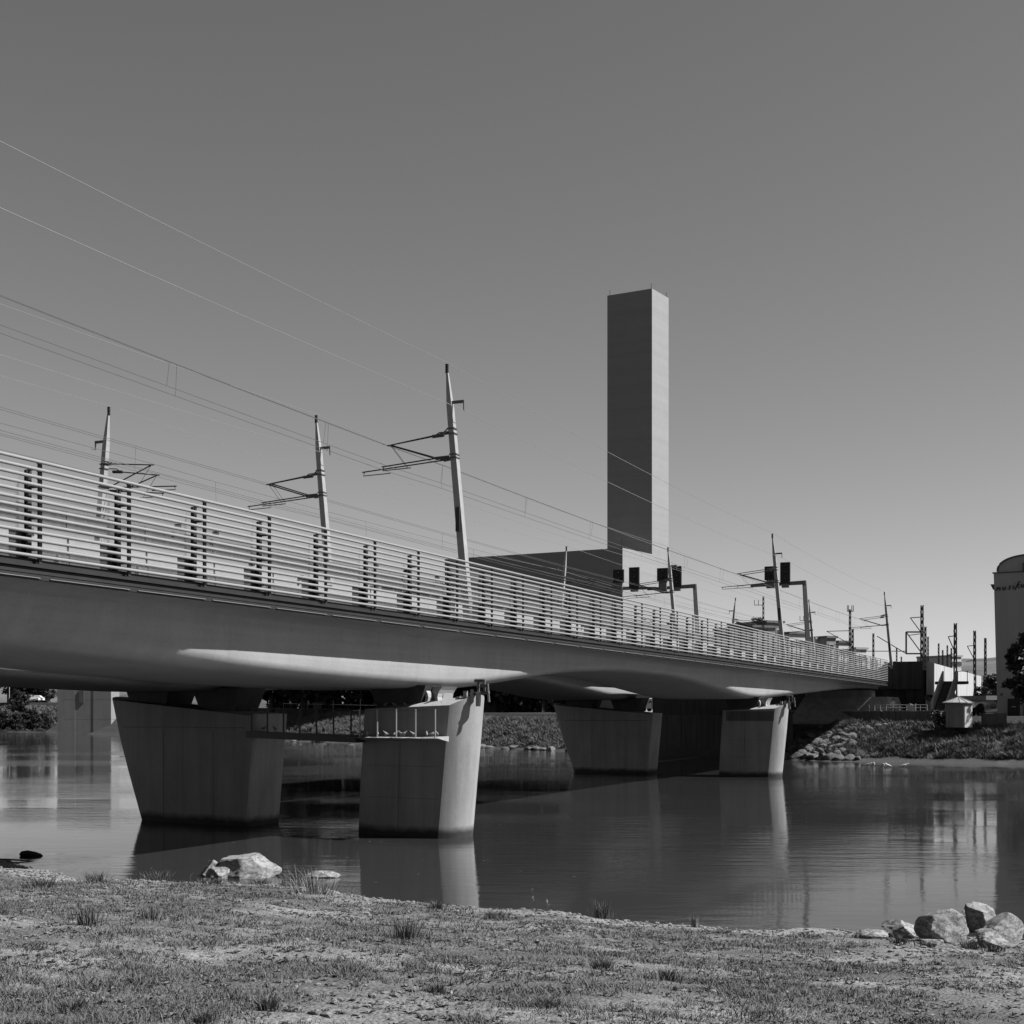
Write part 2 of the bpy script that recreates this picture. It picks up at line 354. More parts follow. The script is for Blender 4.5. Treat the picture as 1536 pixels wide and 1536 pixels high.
# distant hills
hp = []
for i, pxx in enumerate(np.linspace(-300, 2200, 140)):
    u = (pxx - 768) / F; row = []
    top = 60 + 24 * math.exp(-((pxx - 1500) / 90) ** 2) + 12 * noise.noise((i * .21, 0, 0)) + 10 * math.exp(-((pxx - 1400) / 40) ** 2) + 3 * noise.noise((i * .9, 3, 0)) + 2 * noise.noise((i * 2.1, 5, 0))
    for j in range(7):
        v = j / 6; Yh = 1700 + 500 * v; row.append((u * Yh, Yh, 3 + (top / F * 2200) * math.sin(v * math.pi / 2)))
    hp.append(row)
struct(grid_obj('hills', np.array(hp), plain('hill_wood', .10, .9, .5, .02)))

# ================================================================== generic makers
def rock_mesh(name, seed, mat, sub=4, planes=11, rough=.06, cuts=()):
    r = random.Random(seed); bm = bmesh.new(); bmesh.ops.create_icosphere(bm, subdivisions=sub, radius=1)
    pl = []
    for i in range(planes):
        n = Vector((r.gauss(0, 1), r.gauss(0, 1), r.gauss(0, .8))).normalized(); pl.append((n, r.uniform(.5, .86)))
    for n_, d_ in cuts: pl.append((Vector(n_).normalized(), d_))
    for v in bm.verts:
        q = v.co.copy()
        for n, d in pl:
            e = q.dot(n) - d
            if e > 0: q -= n * e * .985
        o = Vector((seed * 3.1, seed * 1.7, 0))
        q += v.co * (rough * (noise.noise(q * 2.3 + o) + .5 * noise.noise(q * 6 + o) + .3 * noise.noise(q * 14 + o)))
        v.co = q
    me = bpy.data.meshes.new(name); bm.to_mesh(me); bm.free()
    me.polygons.foreach_set('use_smooth', [True] * len(me.polygons)); me.set_sharp_from_angle(angle=R(34)); me.materials.append(mat); return me
def leaf_cloud(mb, c, rad, n, size, r, flat=.8):
    for _ in range(n):
        d = Vector((r.gauss(0, 1), r.gauss(0, 1), r.gauss(0, 1))).normalized() * rad * (r.random() ** .45); d.z *= flat
        p = Vector(c) + d
        a = Vector((r.gauss(0, 1), r.gauss(0, 1), r.gauss(0, .7))).normalized(); b = a.cross(Vector((r.gauss(0, 1), r.gauss(0, 1), r.gauss(0, 1)))).normalized()
        sz = size * r.uniform(.6, 1.3)
        mb.add([p - a * sz, p + b * sz * .55, p + a * sz, p - b * sz * .55], [(0, 1, 2, 3)])
def make_tree(name, label, h, rad, seed, mat, leaf=.28, nclump=46, per=75, trunk_h=.3, cat='tree', group=None):
    r = random.Random(seed); root = thing(name, label, cat, group=group)
    tk = MB(); tk.tube([(0, 0, -.3), (.05, 0, h * .2), (r.uniform(-.2, .2), r.uniform(-.2, .2), h * .5), (r.uniform(-.4, .4), r.uniform(-.3, .3), h * .85)], [h * .028, h * .022, h * .015, h * .004], 8)
    cr = MB()
    for i in range(nclump):
        an = r.uniform(0, 6.28); zz = r.random() ** .8; zc = h * (trunk_h + (1 - trunk_h) * zz * .93)
        rr = rad * math.sin(math.pi * min(.97, .18 + zz * .78)) * r.uniform(.25, 1.0)
        c = Vector((rr * math.cos(an), rr * math.sin(an), zc)); leaf_cloud(cr, c, rad * r.uniform(.2, .36), per, leaf, r)
        if i % 4 == 0: tk.tube([(0, 0, h * (trunk_h * .8 + .4 * zz)), c * .6 + Vector((0, 0, zc * .35)), c], [h * .008, h * .005, h * .002], 5)
    tk.build('trunk', M['bark'], root, local=True); cr.build('crown', mat, root, local=True, fix=False)
    return root
def put(o, loc, rz=0.0, sc=None):
    o.location = loc; o.rotation_euler = (0, 0, rz)
    if sc: o.scale = sc if hasattr(sc, '__len__') else (sc, sc, sc)
    return o

# ================================================================== RAIL BRIDGE
S0, S1 = 4.0, 148.0
ZB_S = [4, 24.4, 31.9, 39, 46.7, 49, 52.8, 59.7, 67, 77.7, 86.4, 92, 95, 98, 106.9, 124.5, 142, 148]
ZB_Z = [1.95, 1.6, 1.19, .96, .82, .88, 1.18, 1.77, 2.06, 1.99, 1.39, .98, .87, .9, 1.23, 1.88, 2.4, 2.45]
# smooth the haunch curve
_ss = np.linspace(S0, S1, 290); _zz = np.interp(_ss, ZB_S, ZB_Z)
_k = np.ones(9) / 9; _zz = np.convolve(np.pad(_zz, 4, mode='edge'), _k, 'valid')
def zb(s): return float(np.interp(s, _ss, _zz)) - GRAD * (s - 24)
def girder(name, label, t0, t1, skew, root):
    loops = []
    for s in np.linspace(S0, S1, 200):
        b = zb(s - skew); sw = .35 * max(0.0, min(1.0, (34 - s) / 8))        # lower edge rounded towards the near end, shaped to fade out its sunlit strip
        L = [(t0 + .10, 3.05), (t0 + .10, 2.9), (t0 + .75, 2.86), (t0 + 1.02, 2.72), (t0 + 1.05, min(2.6, b + 1.2)), (t0 + 1.07 + sw * .3, b + .42 + sw * .5), (t0 + 1.16 + sw, b + .22 + sw * .3), (t0 + 1.35 + sw, b + .09), (t0 + 1.7 + sw, b + .02), (t0 + 2.6, b)]
        rr = [(t0 + t1 - a, z) for a, z in L[::-1]]
        prof = L + rr
        loops.append([B(s, a, z) for a, z in prof])
    return MB().loft(loops).build(name, M['girder'], root, smooth=40)
def bridge_deck(tname, label, t0, t1, skew, with_rail):
    root = thing(tname, label, 'bridge', B(46, t0 + 4, -EYE + .5) * 1.0)
    girder('girder', '', t0, t1, skew, root)
    c = MB(); c.loft([[B(s, a, z) for a, z in ((t0 + .02, 3.06), (t0 + .02, 3.13), (t0 + .16, 3.15), (t0 + .16, 3.2), (t0 + .05, 3.21), (t0 + .05, 3.28), (t0 + .2, 3.30), (t0 + .2, 3.4), (t0 + .6, 3.4), (t0 + .6, 3.06))] for s in (S0, 76, S1)]); c.build('cornice', M['cornice'], root)
    c = MB(); c.bbox(S0, S1, t1 - .4, t1, 3.07, 3.4); c.build('cornice', M['mid'], root)
    c = MB(); c.bbox(S0, S1, t0 + .62, t1 - .45, 3.07, 3.22); c.build('track_bed', M['parapet'], root)
    return root
near_deck = bridge_deck('rail_bridge', 'long haunched concrete railway bridge deck with tubular railing, nearest the camera', 22.0, 31.2, 0, True)
far_deck = bridge_deck('rail_bridge', 'second concrete railway deck half hidden behind and beneath the nearest deck', 31.9, 41.0, 1.9, False)
# railing of the near deck: bottom channel > rails, posts, glass panels
chan = MB().bbox(S0, S1, 22.0, 22.16, 2.93, 3.04).build('railing', M['cornice'], near_deck)
BAY = 3.06; ST0 = 24.42 - 6 * BAY
for i in range(13):
    z = 3.45 + (5.55 - 3.45) * i / 12
    MB().tube([B(s, 22.0, z) for s in (S0, 40, 80, 120, S1)], .040, 10).build('rail', M['rail'], chan, smooth=50)
# one bay of post, glass and strip, shared by copies; the gradient is small enough to keep the mesh and lift it
def along(o, s, s_ref): o.location = o.location + (B(s, 22, 0) - B(s_ref, 22, 0))
pm = MB(); pm.bbox(24.3 - .05, 24.3 + .05, 22.05, 22.10, 3.3, 5.52)
for zz in np.linspace(3.45, 5.55, 13): pm.bbox(24.3 - .04, 24.3 + .04, 22.03, 22.13, zz - .025, zz + .025)
pm.bbox(24.3 - .025, 24.3 + .025, 22.40, 22.46, 3.2, 5.42); pm.bbox(24.3 - .08, 24.3 + .08, 22.38, 22.40, 3.2, 5.42); pm.bbox(24.3 - .05, 24.3 + .05, 22.46, 22.48, 3.2, 5.42)
for zz in (3.6, 4.3, 5.0, 5.4): pm.bbox(24.3 - .025, 24.3 + .025, 22.11, 22.42, zz, zz + .05)
pm.bbox(24.3 - .13, 24.3 + .13, 22.49, 22.85, 3.2, 4.1); pm.bbox(24.3 - .2, 24.3 + .1, 22.2, 22.7, 3.2, 3.42)
post0 = pm.build('post', M['post'], chan)
gl0 = MB().bbox(24.3 + .12, 24.3 + BAY - .12, 22.56, 22.58, 3.42, 5.42).build('glass_panel', M['haze_glass'], chan)
st0 = MB().bbox(24.3 + .22, 24.3 + BAY - .1, 21.965, 21.995, 2.962, 2.978).build('edge_strip', M['strip'], chan)
gp0 = MB(); gp0.bbox(24.3 + .02, 24.3 + BAY - .02, 24.0, 24.1, 4.5, 5.0); gp0 = gp0.build('absorbing_panel', M['greypanel'], chan)
up0 = MB(); up0.bbox(24.3 + .04, 24.3 + BAY - .04, 23.95, 24.15, 3.9, 4.36); up0 = up0.build('upstand', M['palepanel'], chan)
lo0 = MB(); lo0.bbox(24.3 + .02, 24.3 + BAY - .02, 23.9, 24.2, 3.23, 3.88); lo0 = lo0.build('cable_trough', M['mid'], chan)
nb_ = int((S1 - ST0) / BAY)
for k in range(nb_):
    s = ST0 + k * BAY
    for o in (post0, gl0, st0, gp0, up0, lo0):
        if k == 6: continue
        c = o.copy(); COL.objects.link(c); c.parent = chan; along(c, s, 24.3)
for o in (post0, gl0, st0, gp0, up0, lo0): along(o, 24.42, 24.3)
# small fixings hanging behind the glass
r_ = random.Random(3)
for k in range(26):
    s = 22 + k * 2.3 + r_.uniform(-.6, .6); z = r_.choice([4.2, 4.4, 5.05, 5.05, 4.1])
    MB().bbox(s - .05, s + .06, 23.8, 23.95, z, z + r_.uniform(.1, .2)).build('junction_box', M['post'], chan)

# ================================================================== PIERS
SK = .177
def RP(s0, a_t, b, z):   # row frame: a_t = t coordinate along the row, b = across (towards -s is the viewer side)
    s = s0 + SK * (a_t - 21.3) + b; p = B(s, a_t, 0); return Vector((p.x, p.y, EYE + z))
def pier_loop(s0, ta, tb, hw, z_fn, nose_a=True, nose_b=False, n=9):
    pts = []
    def end(tc, r, sgn, full):
        out = []
        for k in range(n):
            an = math.pi * (k / (n - 1)) - math.pi / 2
            if full:
                q_ = an * 62 / 90; rr = r / math.sin(R(62)); a = tc + sgn * (r - .28 * r) * 0 + sgn * (rr * math.cos(q_) - rr * math.cos(R(62))); b = rr * math.sin(q_) * -sgn
            else:
                q = abs(math.sin(an)) ** .25 * (1 if math.sin(an) >= 0 else -1); c_ = abs(math.cos(an)) ** .25
                a = tc + sgn * .28 * r * c_; b = r * q * -sgn
            out.append((a, b))
        return out
    nl = hw / math.sin(R(62)) * (1 - math.cos(R(62)))
    A = end(ta + (nl if nose_a else .28 * hw), hw, -1, nose_a)
    Bq = end(tb - (nl if nose_b else .28 * hw), hw, 1, nose_b)
    for a, b in A + Bq: pts.append(RP(s0, a, b, z_fn(a)))
    return pts
def make_pier(s0, kind, label):
    root = thing('bridge_pier', label, 'pier', RP(s0, 24 if kind == 'near' else 35, 0, -EYE), group='concrete river piers')
    hw = 1.2
    if kind == 'near':
        lv = [(-7.0, 21.6, 25.95), (-EYE, 21.5, 25.9), (-2.5, 21.3, 25.8), (-1.1, 21.15, 25.7)]
        loops = [pier_loop(s0, a, b, hw, lambda q, z=z: z, True, False) for z, a, b in lv]
        loops.append(pier_loop(s0, 21.0, 25.6, hw, lambda q: .12 + .5 * max(0, min(1, (22.1 - q) / 1.1)) ** 1.3, True, False))
    else:
        lv = [(-7.0, 37.6, 31.5), (-EYE, 37.9, 31.4), (-2.5, 38.7, 31.2), (-1.15, 39.2, 31.05)]
        loops = [pier_loop(s0, b, a, hw, lambda q, z=z: z, False, True) for z, a, b in lv]
        def top(q): return -.28 + .95 * max(0, (q - 33.0) / 6.7) ** 1.7 + .2 * max(0, (32.0 - q))
        loops.append(pier_loop(s0, 30.95, 39.7, hw, top, False, True))
        # pour joint
    body = MB().loft(loops).build('shaft', M['pier'], root, smooth=35)
    # formwork joints: shallow dark grooves as thin proud-less strips set in front by 3 mm
    g = MB()
    if kind == 'near':
        g.tube([RP(s0, 24.0, -hw - .003, -4.3), RP(s0, 23.9, -hw - .003, -1.2)], .012, 4)
        for z in (-1.95, -3.1): g.tube([RP(s0, 22.2, -hw - .003, z), RP(s0, 25.4, -hw - .003, z)], .008, 4)
    else:
        g.tube([RP(s0, 31.5, -hw - .004, -.62), RP(s0, 38.4, -hw - .004, -.62)], .03, 4)
        for t_ in (33.2, 36): g.tube([RP(s0, t_, -hw - .003, -4.2), RP(s0, t_, -hw - .003, -.7)], .010, 4)
    g.build('formwork_joint', M['mid'], body)
    # pedestals that carry the girders
    for c in ((24.2, 28.6) if kind == 'near' else (33.3, 37.2)):
        pb = zb(s0 + 1)
        if kind == 'near' and c > 27: continue
        q = MB(); tz = zb(s0 + 1.2) + GRAD * (s0 - 22) + .12; bz = -.35
        q.hexa([RP(s0, c - .75, -.8, bz), RP(s0, c + .75, -.8, bz), RP(s0, c + .75, .8, bz), RP(s0, c - .75, .8, bz),
                RP(s0, c - 1.3, -.95, tz), RP(s0, c + 1.3, -.95, tz), RP(s0, c + 1.3, .95, tz), RP(s0, c - 1.3, .95, tz)])
        q.build('pedestal', M['bearing'], root)
    if kind == 'near':
        # bearing yoke: two curved fins with a plate between them
        tz = zb(s0 + 1.2) + GRAD * (s0 - 22) + .08
        for sg in (-1, 1):
            pf = []
            for k in range(7):
                v = k / 6; a = 22.75 + sg * (.42 - .22 * math.sin(v * math.pi)) ; z = .14 + (tz - .14) * v
                pf.append((a, z))
            q = MB(); q.loft([[RP(s0, a - .06, -.75, z), RP(s0, a + .06, -.75, z), RP(s0, a + .06, .5, z), RP(s0, a - .06, .5, z)] for a, z in pf])
            q.build('bearing_fin', M['girder'], root)
        MB().hexa([RP(s0, 22.5, -.35, .1), RP(s0, 23.0, -.35, .1), RP(s0, 23.0, .4, .1), RP(s0, 22.5, .4, .1), RP(s0, 22.42, -.35, tz), RP(s0, 23.08, -.35, tz), RP(s0, 23.08, .4, tz), RP(s0, 22.42, .4, tz)]).build('bearing_plate', M['rail'], root)
        # pipes and hangers fixed to the nose
        q = MB(); r = random.Random(int(s0))
        for a, z0, z1, rr in ((21.4, .3, .75, .09), (21.12, .35, .8, .07), (20.85, .2, .72, .1), (21.7, .1, .55, .08)):
            q.tube([RP(s0, a, -.5, z0), RP(s0, a, -.5, z1)], rr, 8)
        q.build('bearing_pipe', M['mast'], root)
        q = MB()
        for a, b in ((20.15, 20.15), (20.4, 20.4)): q.tube([RP(s0, a + .5, -.4, .65), RP(s0, b + .5, -.4, 1.15)], .05, 6)
        q.tube([RP(s0, 20.65, -.4, 1.12), RP(s0, 21.05, -.4, 1.12)], .06, 6); q.tube([RP(s0, 20.45, -.4, .35), RP(s0, 20.52, -.4, 1.0)], .045, 6)
        q.tube([RP(s0, 20.45, -.4, .7), RP(s0, 21.25, -.4, .62)], .06, 6); q.tube([RP(s0, 20.8, -.4, .95), RP(s0, 20.48, -.4, .95)], .045, 6)
        q.build('hanger_frame', M['mid'], root)
    return root
P1, P2 = 45.6, 96.4
pier_n1 = make_pier(P1, 'near', 'concrete pier with birds on its ledge, nearest the camera')
pier_f1 = make_pier(P1, 'far', 'dark flared pier in shade left of the pier with the ledge')
pier_n2 = make_pier(P2, 'near', 'right hand pier near the far bank, bright rounded nose')
pier_f2 = make_pier(P2, 'far', 'dark flared pier near the far bank, beside the right hand pier')
# ledge with stanchions on the first pier
hw = 1.2
l = MB(); l.hexa([RP(P1, 21.75, -hw - .02, -1.05), RP(P1, 25.85, -hw - .02, -1.05), RP(P1, 25.85, -hw, -1.0), RP(P1, 21.75, -hw, -1.0), RP(P1, 21.75, -hw - .85, -.92), RP(P1, 25.85, -hw - .85, -.92), RP(P1, 25.85, -hw, -.86), RP(P1, 21.75, -hw, -.86)])
ledge = l.build('ledge', M['abutment'], pier_n1)
for i, a in enumerate((21.95, 22.8, 23.65, 24.5, 25.3)):
    MB().tube([RP(P1, a, -hw - .72, -.9), RP(P1, a, -hw - .72, .1)], .03, 6).build('stanchion', M['rail'], ledge)
MB().tube([RP(P1, 21.95, -hw - .72, .04), RP(P1, 25.3, -hw - .72, .06)], .008, 4).build('safety_wire', M['mid'], ledge)
# recess block on the second near pier
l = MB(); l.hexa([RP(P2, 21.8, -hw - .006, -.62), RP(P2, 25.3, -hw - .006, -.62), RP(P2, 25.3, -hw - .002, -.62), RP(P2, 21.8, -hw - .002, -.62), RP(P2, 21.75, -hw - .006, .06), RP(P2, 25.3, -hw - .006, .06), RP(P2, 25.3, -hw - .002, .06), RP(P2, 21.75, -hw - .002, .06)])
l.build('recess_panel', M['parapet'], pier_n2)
# catwalk between the two piers of the first row
cw = thing('catwalk', 'dark steel catwalk with posts linking the two nearest piers', 'walkway', RP(P1, 28.5, -1.0, -.9))
MB().hexa([RP(P1, 25.5, -1.9, -1.12), RP(P1, 31.2, -1.5, -1.0), RP(P1, 31.2, -.5, -1.0), RP(P1, 25.5, -.9, -1.12), RP(P1, 25.5, -1.9, -.86), RP(P1, 31.2, -1.5, -.76), RP(P1, 31.2, -.5, -.76), RP(P1, 25.5, -.9, -.86)]).build('deck_beam', M['post'], cw)
for i in range(7):
    a = 25.75 + i * .86; MB().tube([RP(P1, a, -1.85 + .06 * i, -.85), RP(P1, a, -1.85 + .06 * i, .1)], .035, 6).build('post', M['post'], cw)
MB().tube([RP(P1, 25.75, -1.85, .1), RP(P1, 30.9, -1.5, .14)], .022, 6).build('handrail', M['post'], cw)
# abutment of the near deck
ab = thing('bridge_abutment', 'bright sloping concrete abutment under the far end of the bridge', 'abutment', B(144.5, 24, -EYE + 3.6))
q = MB()
q.hexa([B(141.5, 31, -1.0), B(148, 31, -1.0), B(148, 19.9, -1.0), B(141.8, 20.3, -1.0), B(145, 30, 1.75), B(148, 30, 1.75), B(148, 20.9, 1.75), B(143.6, 21.4, 1.75)])
q.build('wall', M['abutment'], ab)
MB().bbox(145.4, 147.6, 23.2, 30, 1.73, 2.45).build('bearing_block', M['abutment'], ab)

# ================================================================== CATENARY MASTS
def mast_proto(kind):
    """local frame: x = +t (away from the viewer), y = along the track, z up from the deck; lean and arm towards +x"""
    root = thing('catenary_mast', 'x', 'mast')
    H = 10.52; lean = .095
    def X(z): return lean * z
    pole = MB(); 
    def sec(z, w): return [Vector((X(z) + a * w, b * w * 1.1, z)) for a, b in ((-.5, -.5), (.5, -.5), (.5, .5), (-.5, .5))]
    pole.loft([sec(0, .31), sec(H * .6, .26), sec(H * .84, .22), sec(H * .965, .085), sec(H * .97, .07)])
    po = pole.build('pole', M['mast'], root, local=True)
    q = MB(); 
    for k in range(6): q.lathe([(.05, 0), (.075, .02), (.075, .04), (.05, .06)], (X(H) - .01, 0, H * .967 + k * .062), 8)
    q.build('top_insulator', M['insulator'], root, local=True)
    zb_ = 8.95; q = MB(); q.box(X(zb_) - .62, X(zb_) - .1, -.04, .04, zb_, zb_ + .11); q.box(X(zb_) - .62, X(zb_) - .58, -.03, .03, zb_ - .3, zb_)
    q.build('feeder_bracket', M['mid'], root, local=True)
    for zc in (7.95, 7.75, 6.93, 6.8): MB().box(X(zc) - .16, X(zc) + .16, -.17, .17, zc, zc + .045).build('clamp', M['mid'], root, local=True)
    for dy, up, lo, l1, l2 in ((-.55, 7.92, 6.86, 3.75, 5.0), (.55, 7.68, 6.8, 3.2, 3.5)):
        q = MB(); a = X(up) + .1; b = X(lo) + .1
        tipu = Vector((l1, dy, up - .28)); tipl = Vector((l2, dy, lo - .22))
        u0 = Vector((a + .55, dy * .7, up - .03)); l0 = Vector((b + .55, dy * .7, lo - .02))
        q.tube([u0, tipu + Vector((.15, 0, 0))], .028, 5); q.tube([l0, tipu], .03, 5); q.tube([l0, tipl + Vector((.1, 0, 0))], .028, 5)
        q.tube([tipl, tipl + Vector((.05, 0, -.15)), tipl + Vector((-1.2, 0, -.12))], .02, 5); q.tube([Vector((a, dy * .3, up + .12)), Vector((a + .3, dy * .6, up + .12)), u0], .025, 5)
        q.tube([tipu, tipu + Vector((-.75, 0, -.95)) ], .01, 4)
        arm = q.build('cantilever_arm', M['post'], root, local=True)
        for pa, pb in ((Vector((a + .12, dy * .6, up)), u0 + Vector((.05, 0, 0))), (Vector((b, dy * .5, lo + .02)), l0)): MB().tube([pa, pb], .07, 6).build('insulator', M['insulator'], arm, local=True)
    return root
mp = mast_proto('a')
def place_mast(o, s, t, flip, label):
    rz = math.pi / 2 + (math.pi / 2 - TH)
    # local +x -> +t direction in the world
    tdir = (B(0, 1) - B(0, 0)); an = math.atan2(tdir.y, tdir.x) + (math.pi if flip else 0)
    o.location = B(s, t, 3.2); o.rotation_euler = (0, 0, an); o['label'] = label; o['group'] = 'overhead line masts on the bridge'
A = [(-6, 23.3), (49.5, 23.3), (105.7, 23.3), (161, 23.3)]
Bm = [(-3, 33.0), (55.6, 33.0), (111, 33.2), (168, 33.2)]
Cm = [(-6, 42.6), (50.4, 42.6), (107, 42.6), (162, 42.6)]
ML = {('A', 1): 'tall leaning mast with two arms, highest on the bridge in view', ('A', 2): 'leaning mast beside the two black signal boxes on the right', ('A', 3): 'slim leaning mast at the far end of the bridge by the dark wall',
      ('B', 1): 'leaning mast between the tallest mast and the left edge', ('B', 2): 'leaning mast right of the tower foot, beside a signal gantry', ('B', 3): 'small distant leaning mast between the two signal poles at right',
      ('C', 1): 'leftmost mast, leaning right, its arms half hidden behind the railing', ('C', 2): 'short distant mast in front of the low dark power station block', ('C', 3): 'small distant mast just right of the left signal gantry pole'}
first = True
for nm, row in (('A', A), ('B', Bm), ('C', Cm)):
    for i, (s, t_) in enumerate(row):
        if i == 0: continue
        o = mp if first else copy_tree(mp); first = False
        place_mast(o, s, t_, nm == 'C', ML[(nm, i)])
        if i == 1 and nm == 'A':
            # cable box strapped to the lower part of this one
            MB().box(.098 * 4.4 - .1, .098 * 4.4 + .07, .19, .24, 3.9, 4.85).build('cable_box', M['post'], o, local=True)
# ------------------------------------------------------------------ wires
def sag_line(p0, p1, sag, n=14):
    return [p0.lerp(p1, k / n) - Vector((0, 0, sag * 4 * (k / n) * (1 - k / n))) for k in range(n + 1)]
def mast_local(row, i, x, y, z, flip):
    s, t_ = row[i]; sg = -1 if flip else 1
    return B(s + y * (-1 if not flip else 1), t_ + sg * x, 3.2 + z + (.75 if i == 0 and z < 8 else 0))
for nm, row, flip, nice in (('A', A, False, 'nearest'), ('B', Bm, False, 'middle'), ('C', Cm, True, 'farthest')):
    top = []; fd = []
    for i in range(3):
        top += sag_line(mast_local(row, i, .98, 0, 10.59, flip), mast_local(row, i + 1, .98, 0, 10.59, flip), .3)[(1 if i else 0):]
        fd += sag_line(mast_local(row, i, .25, 0, 8.66, flip), mast_local(row, i + 1, .25, 0, 8.66, flip), .3)[(1 if i else 0):]
    tag(MB().tube(top, .0105, 4).build('overhead_wire', M['wirepale']), 'single wire along the mast tops of the %s mast row' % nice, 'wire', 'mast top and feeder wires')
    tag(MB().tube(fd, .0105, 4).build('overhead_wire', M['wirepale']), 'single feeder wire on side brackets of the %s mast row' % nice, 'wire', 'mast top and feeder wires')
    cat = thing('catenary_line', 'catenary pair with droppers over the %s track of the bridge' % nice, 'catenary', mast_local(row, 1, 3, 0, 6.3, flip))
    for dy, x1, x2, zu, zl in ((-.55, 3.75, 3.8, 7.66, 6.62), (.55, 3.2, 3.3, 7.42, 6.66)):
        mes = []; con = []
        for i in range(3):
            mes += sag_line(mast_local(row, i, x1, dy, zu, flip), mast_local(row, i + 1, x1 + .2, dy, zu, flip), .12, 12)[(1 if i else 0):]
            con += sag_line(mast_local(row, i, x2, dy, zl, flip), mast_local(row, i + 1, x2 + .2, dy, zl, flip), .06, 12)[(1 if i else 0):]
        MB().tube(mes, .0105, 4).build('messenger_wire', M['wire'], cat); MB().tube(con, .0105, 4).build('contact_wire', M['wire'], cat)
        if dy < 0 or nm == 'A':
            for k in range(1, len(mes) - 1, 2 if nm == 'A' else 3):
                MB().tube([mes[k], con[k]], .005, 3).build('dropper', M['wire'], cat)

# ================================================================== SIGNAL GANTRIES on the bridge
def gantry(label, s, t0, t1, h, boxes, lean=0.0):
    """bent pole at t0 with a straight arm towards t1 and black signal boxes standing along it"""
    root = thing('signal_gantry', label, 'signal', B(s, t0, 3.2), group='signal gantries on the bridge')
    sg = 1 if t1 > t0 else -1
    def sq(c, w): return [c + Vector((a * w, b * w, 0)) for a, b in ((-.5, -.5), (.5, -.5), (.5, .5), (-.5, .5))]
    MB().loft([sq(B(s, t0 , 3.2), .42), sq(B(s, t0 + lean, h), .30)]).build('pole', M['signalpole'], root)
    a0 = B(s, t0 + lean - sg * .15, h - .14); a1 = B(s, t1, h - .28)
    MB().tube([a0, a1], [.24, .15], 4).build('arm', M['signalpole'], root)
    for (tt, kind, bw, z0, z1) in boxes:
        q = MB(); q.bbox(s - .35, s - .12, tt - bw / 2, tt + bw / 2, h - .2 + z0, h - .2 + z1)
        bx = q.build('signal_box', M['black'], root)
        q = MB(); q.bbox(s - .1, s + .02, tt - .08, tt + .08, h - .5, h - .2 + z0 + .3); q.build('bracket', M['signalpole'], root)
        for k in range(3 if kind == 'tall' else 2):
            zc = h - .2 + z0 + (z1 - z0) * (k + .7) / (3.3 if kind == 'tall' else 2.4)
            MB().tube([B(s - .351, tt, zc), B(s - .56, tt, zc)], .11, 8).build('hood', M['black'], bx)
        q = MB(); q.bbox(s - .3, s - .05, tt - bw * .36, tt + bw * .36, h - .55, h - .2 + z0 - .02); q.build('mounting_plate', M['signalpole'], root)
    return root
def s_at(x, t): return on_bridge(x, t)
gantry('bent signal pole with two black boxes, rightmost, behind the leaning mast', s_at(1215, 24.6), 24.6, 29.8, 11.55, [(26.7, 'tall', .85, .0, 1.85), (28.0, 'square', 1.0, .35, 1.55)], .5)
gantry('bent signal pole right of the tower foot with boxes behind a mast', s_at(1050, 34.4), 34.4, 39.3, 11.6, [(36.5, 'tall', .9, .0, 1.85), (37.8, 'square', 1.0, .55, 1.75)], .5)
gantry('signal arm with two black boxes in front of the power station corner', s_at(909, 43.2), 43.2, 38.4, 11.65, [(40.4, 'tall', .95, -.1, 1.85), (41.9, 'square', 1.0, .5, 1.7)], -.1)

# ================================================================== POWER STATION
dL = Vector((-.871, .491, 0)); dR = Vector((.526, .85, 0)); dL.normalize(); dR.normalize()
tc_ = Vector((23.6, 236, 4.0))
ps = thing('power_station', 'dark slab power station with tall square chimney tower', 'building', tc_ - dR * 10.8)
ZT = 75.9; ZBk = 31.1
MB().obox(tc_, dL, dR, 0, 8.33, 0, 6.5, 0, ZT - 4).build('chimney_tower', M['tower'], ps)
c0 = tc_ - dR * 10.8
MB().obox(c0, dL, dR, -.004, 34, -.004, 10.79, 0, ZBk - 4).build('block', M['tower'], ps)
MB().obox(c0, dL, dR, 8.34, 34, 10.79, 24, 0, ZBk - 4.5).build('rear_block', M['tower'], ps)
q = MB()
for a, b in ((.3, .3), (8, .3), (.3, 6.2)):
    p_ = tc_ + dL * a + dR * b; q.tube([p_ + Vector((0, 0, ZT - 4)), p_ + Vector((0, 0, ZT - 3.0))], .05, 4)
q.build('lightning_rod', M['post'], ps)
p_ = c0 + dL * .2 + dR * .2; MB().tube([p_ + Vector((0, 0, ZBk - 4)), p_ + Vector((0, 0, ZBk - 2.4))], .05, 4).build('lightning_rod', M['post'], ps)

# ================================================================== RIGHT BANK: embankment, noise wall, stair, kiosk
GZ = 4.05 - EYE
emb = thing('railway_embankment', 'dark pilastered end wall of the railway embankment beyond the bridge', 'embankment wall', B(151, 20, GZ))
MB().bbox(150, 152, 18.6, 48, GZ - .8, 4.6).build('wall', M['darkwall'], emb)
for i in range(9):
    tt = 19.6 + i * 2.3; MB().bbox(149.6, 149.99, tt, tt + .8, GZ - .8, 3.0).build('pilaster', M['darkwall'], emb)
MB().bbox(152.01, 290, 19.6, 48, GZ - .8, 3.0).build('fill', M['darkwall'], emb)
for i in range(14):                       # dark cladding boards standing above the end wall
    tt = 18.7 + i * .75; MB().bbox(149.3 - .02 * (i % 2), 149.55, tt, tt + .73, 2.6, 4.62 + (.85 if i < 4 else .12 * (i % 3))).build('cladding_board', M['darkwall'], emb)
nw = thing('noise_wall', 'white panelled noise wall along the embankment behind the stair', 'wall', B(160, 18.2, GZ))
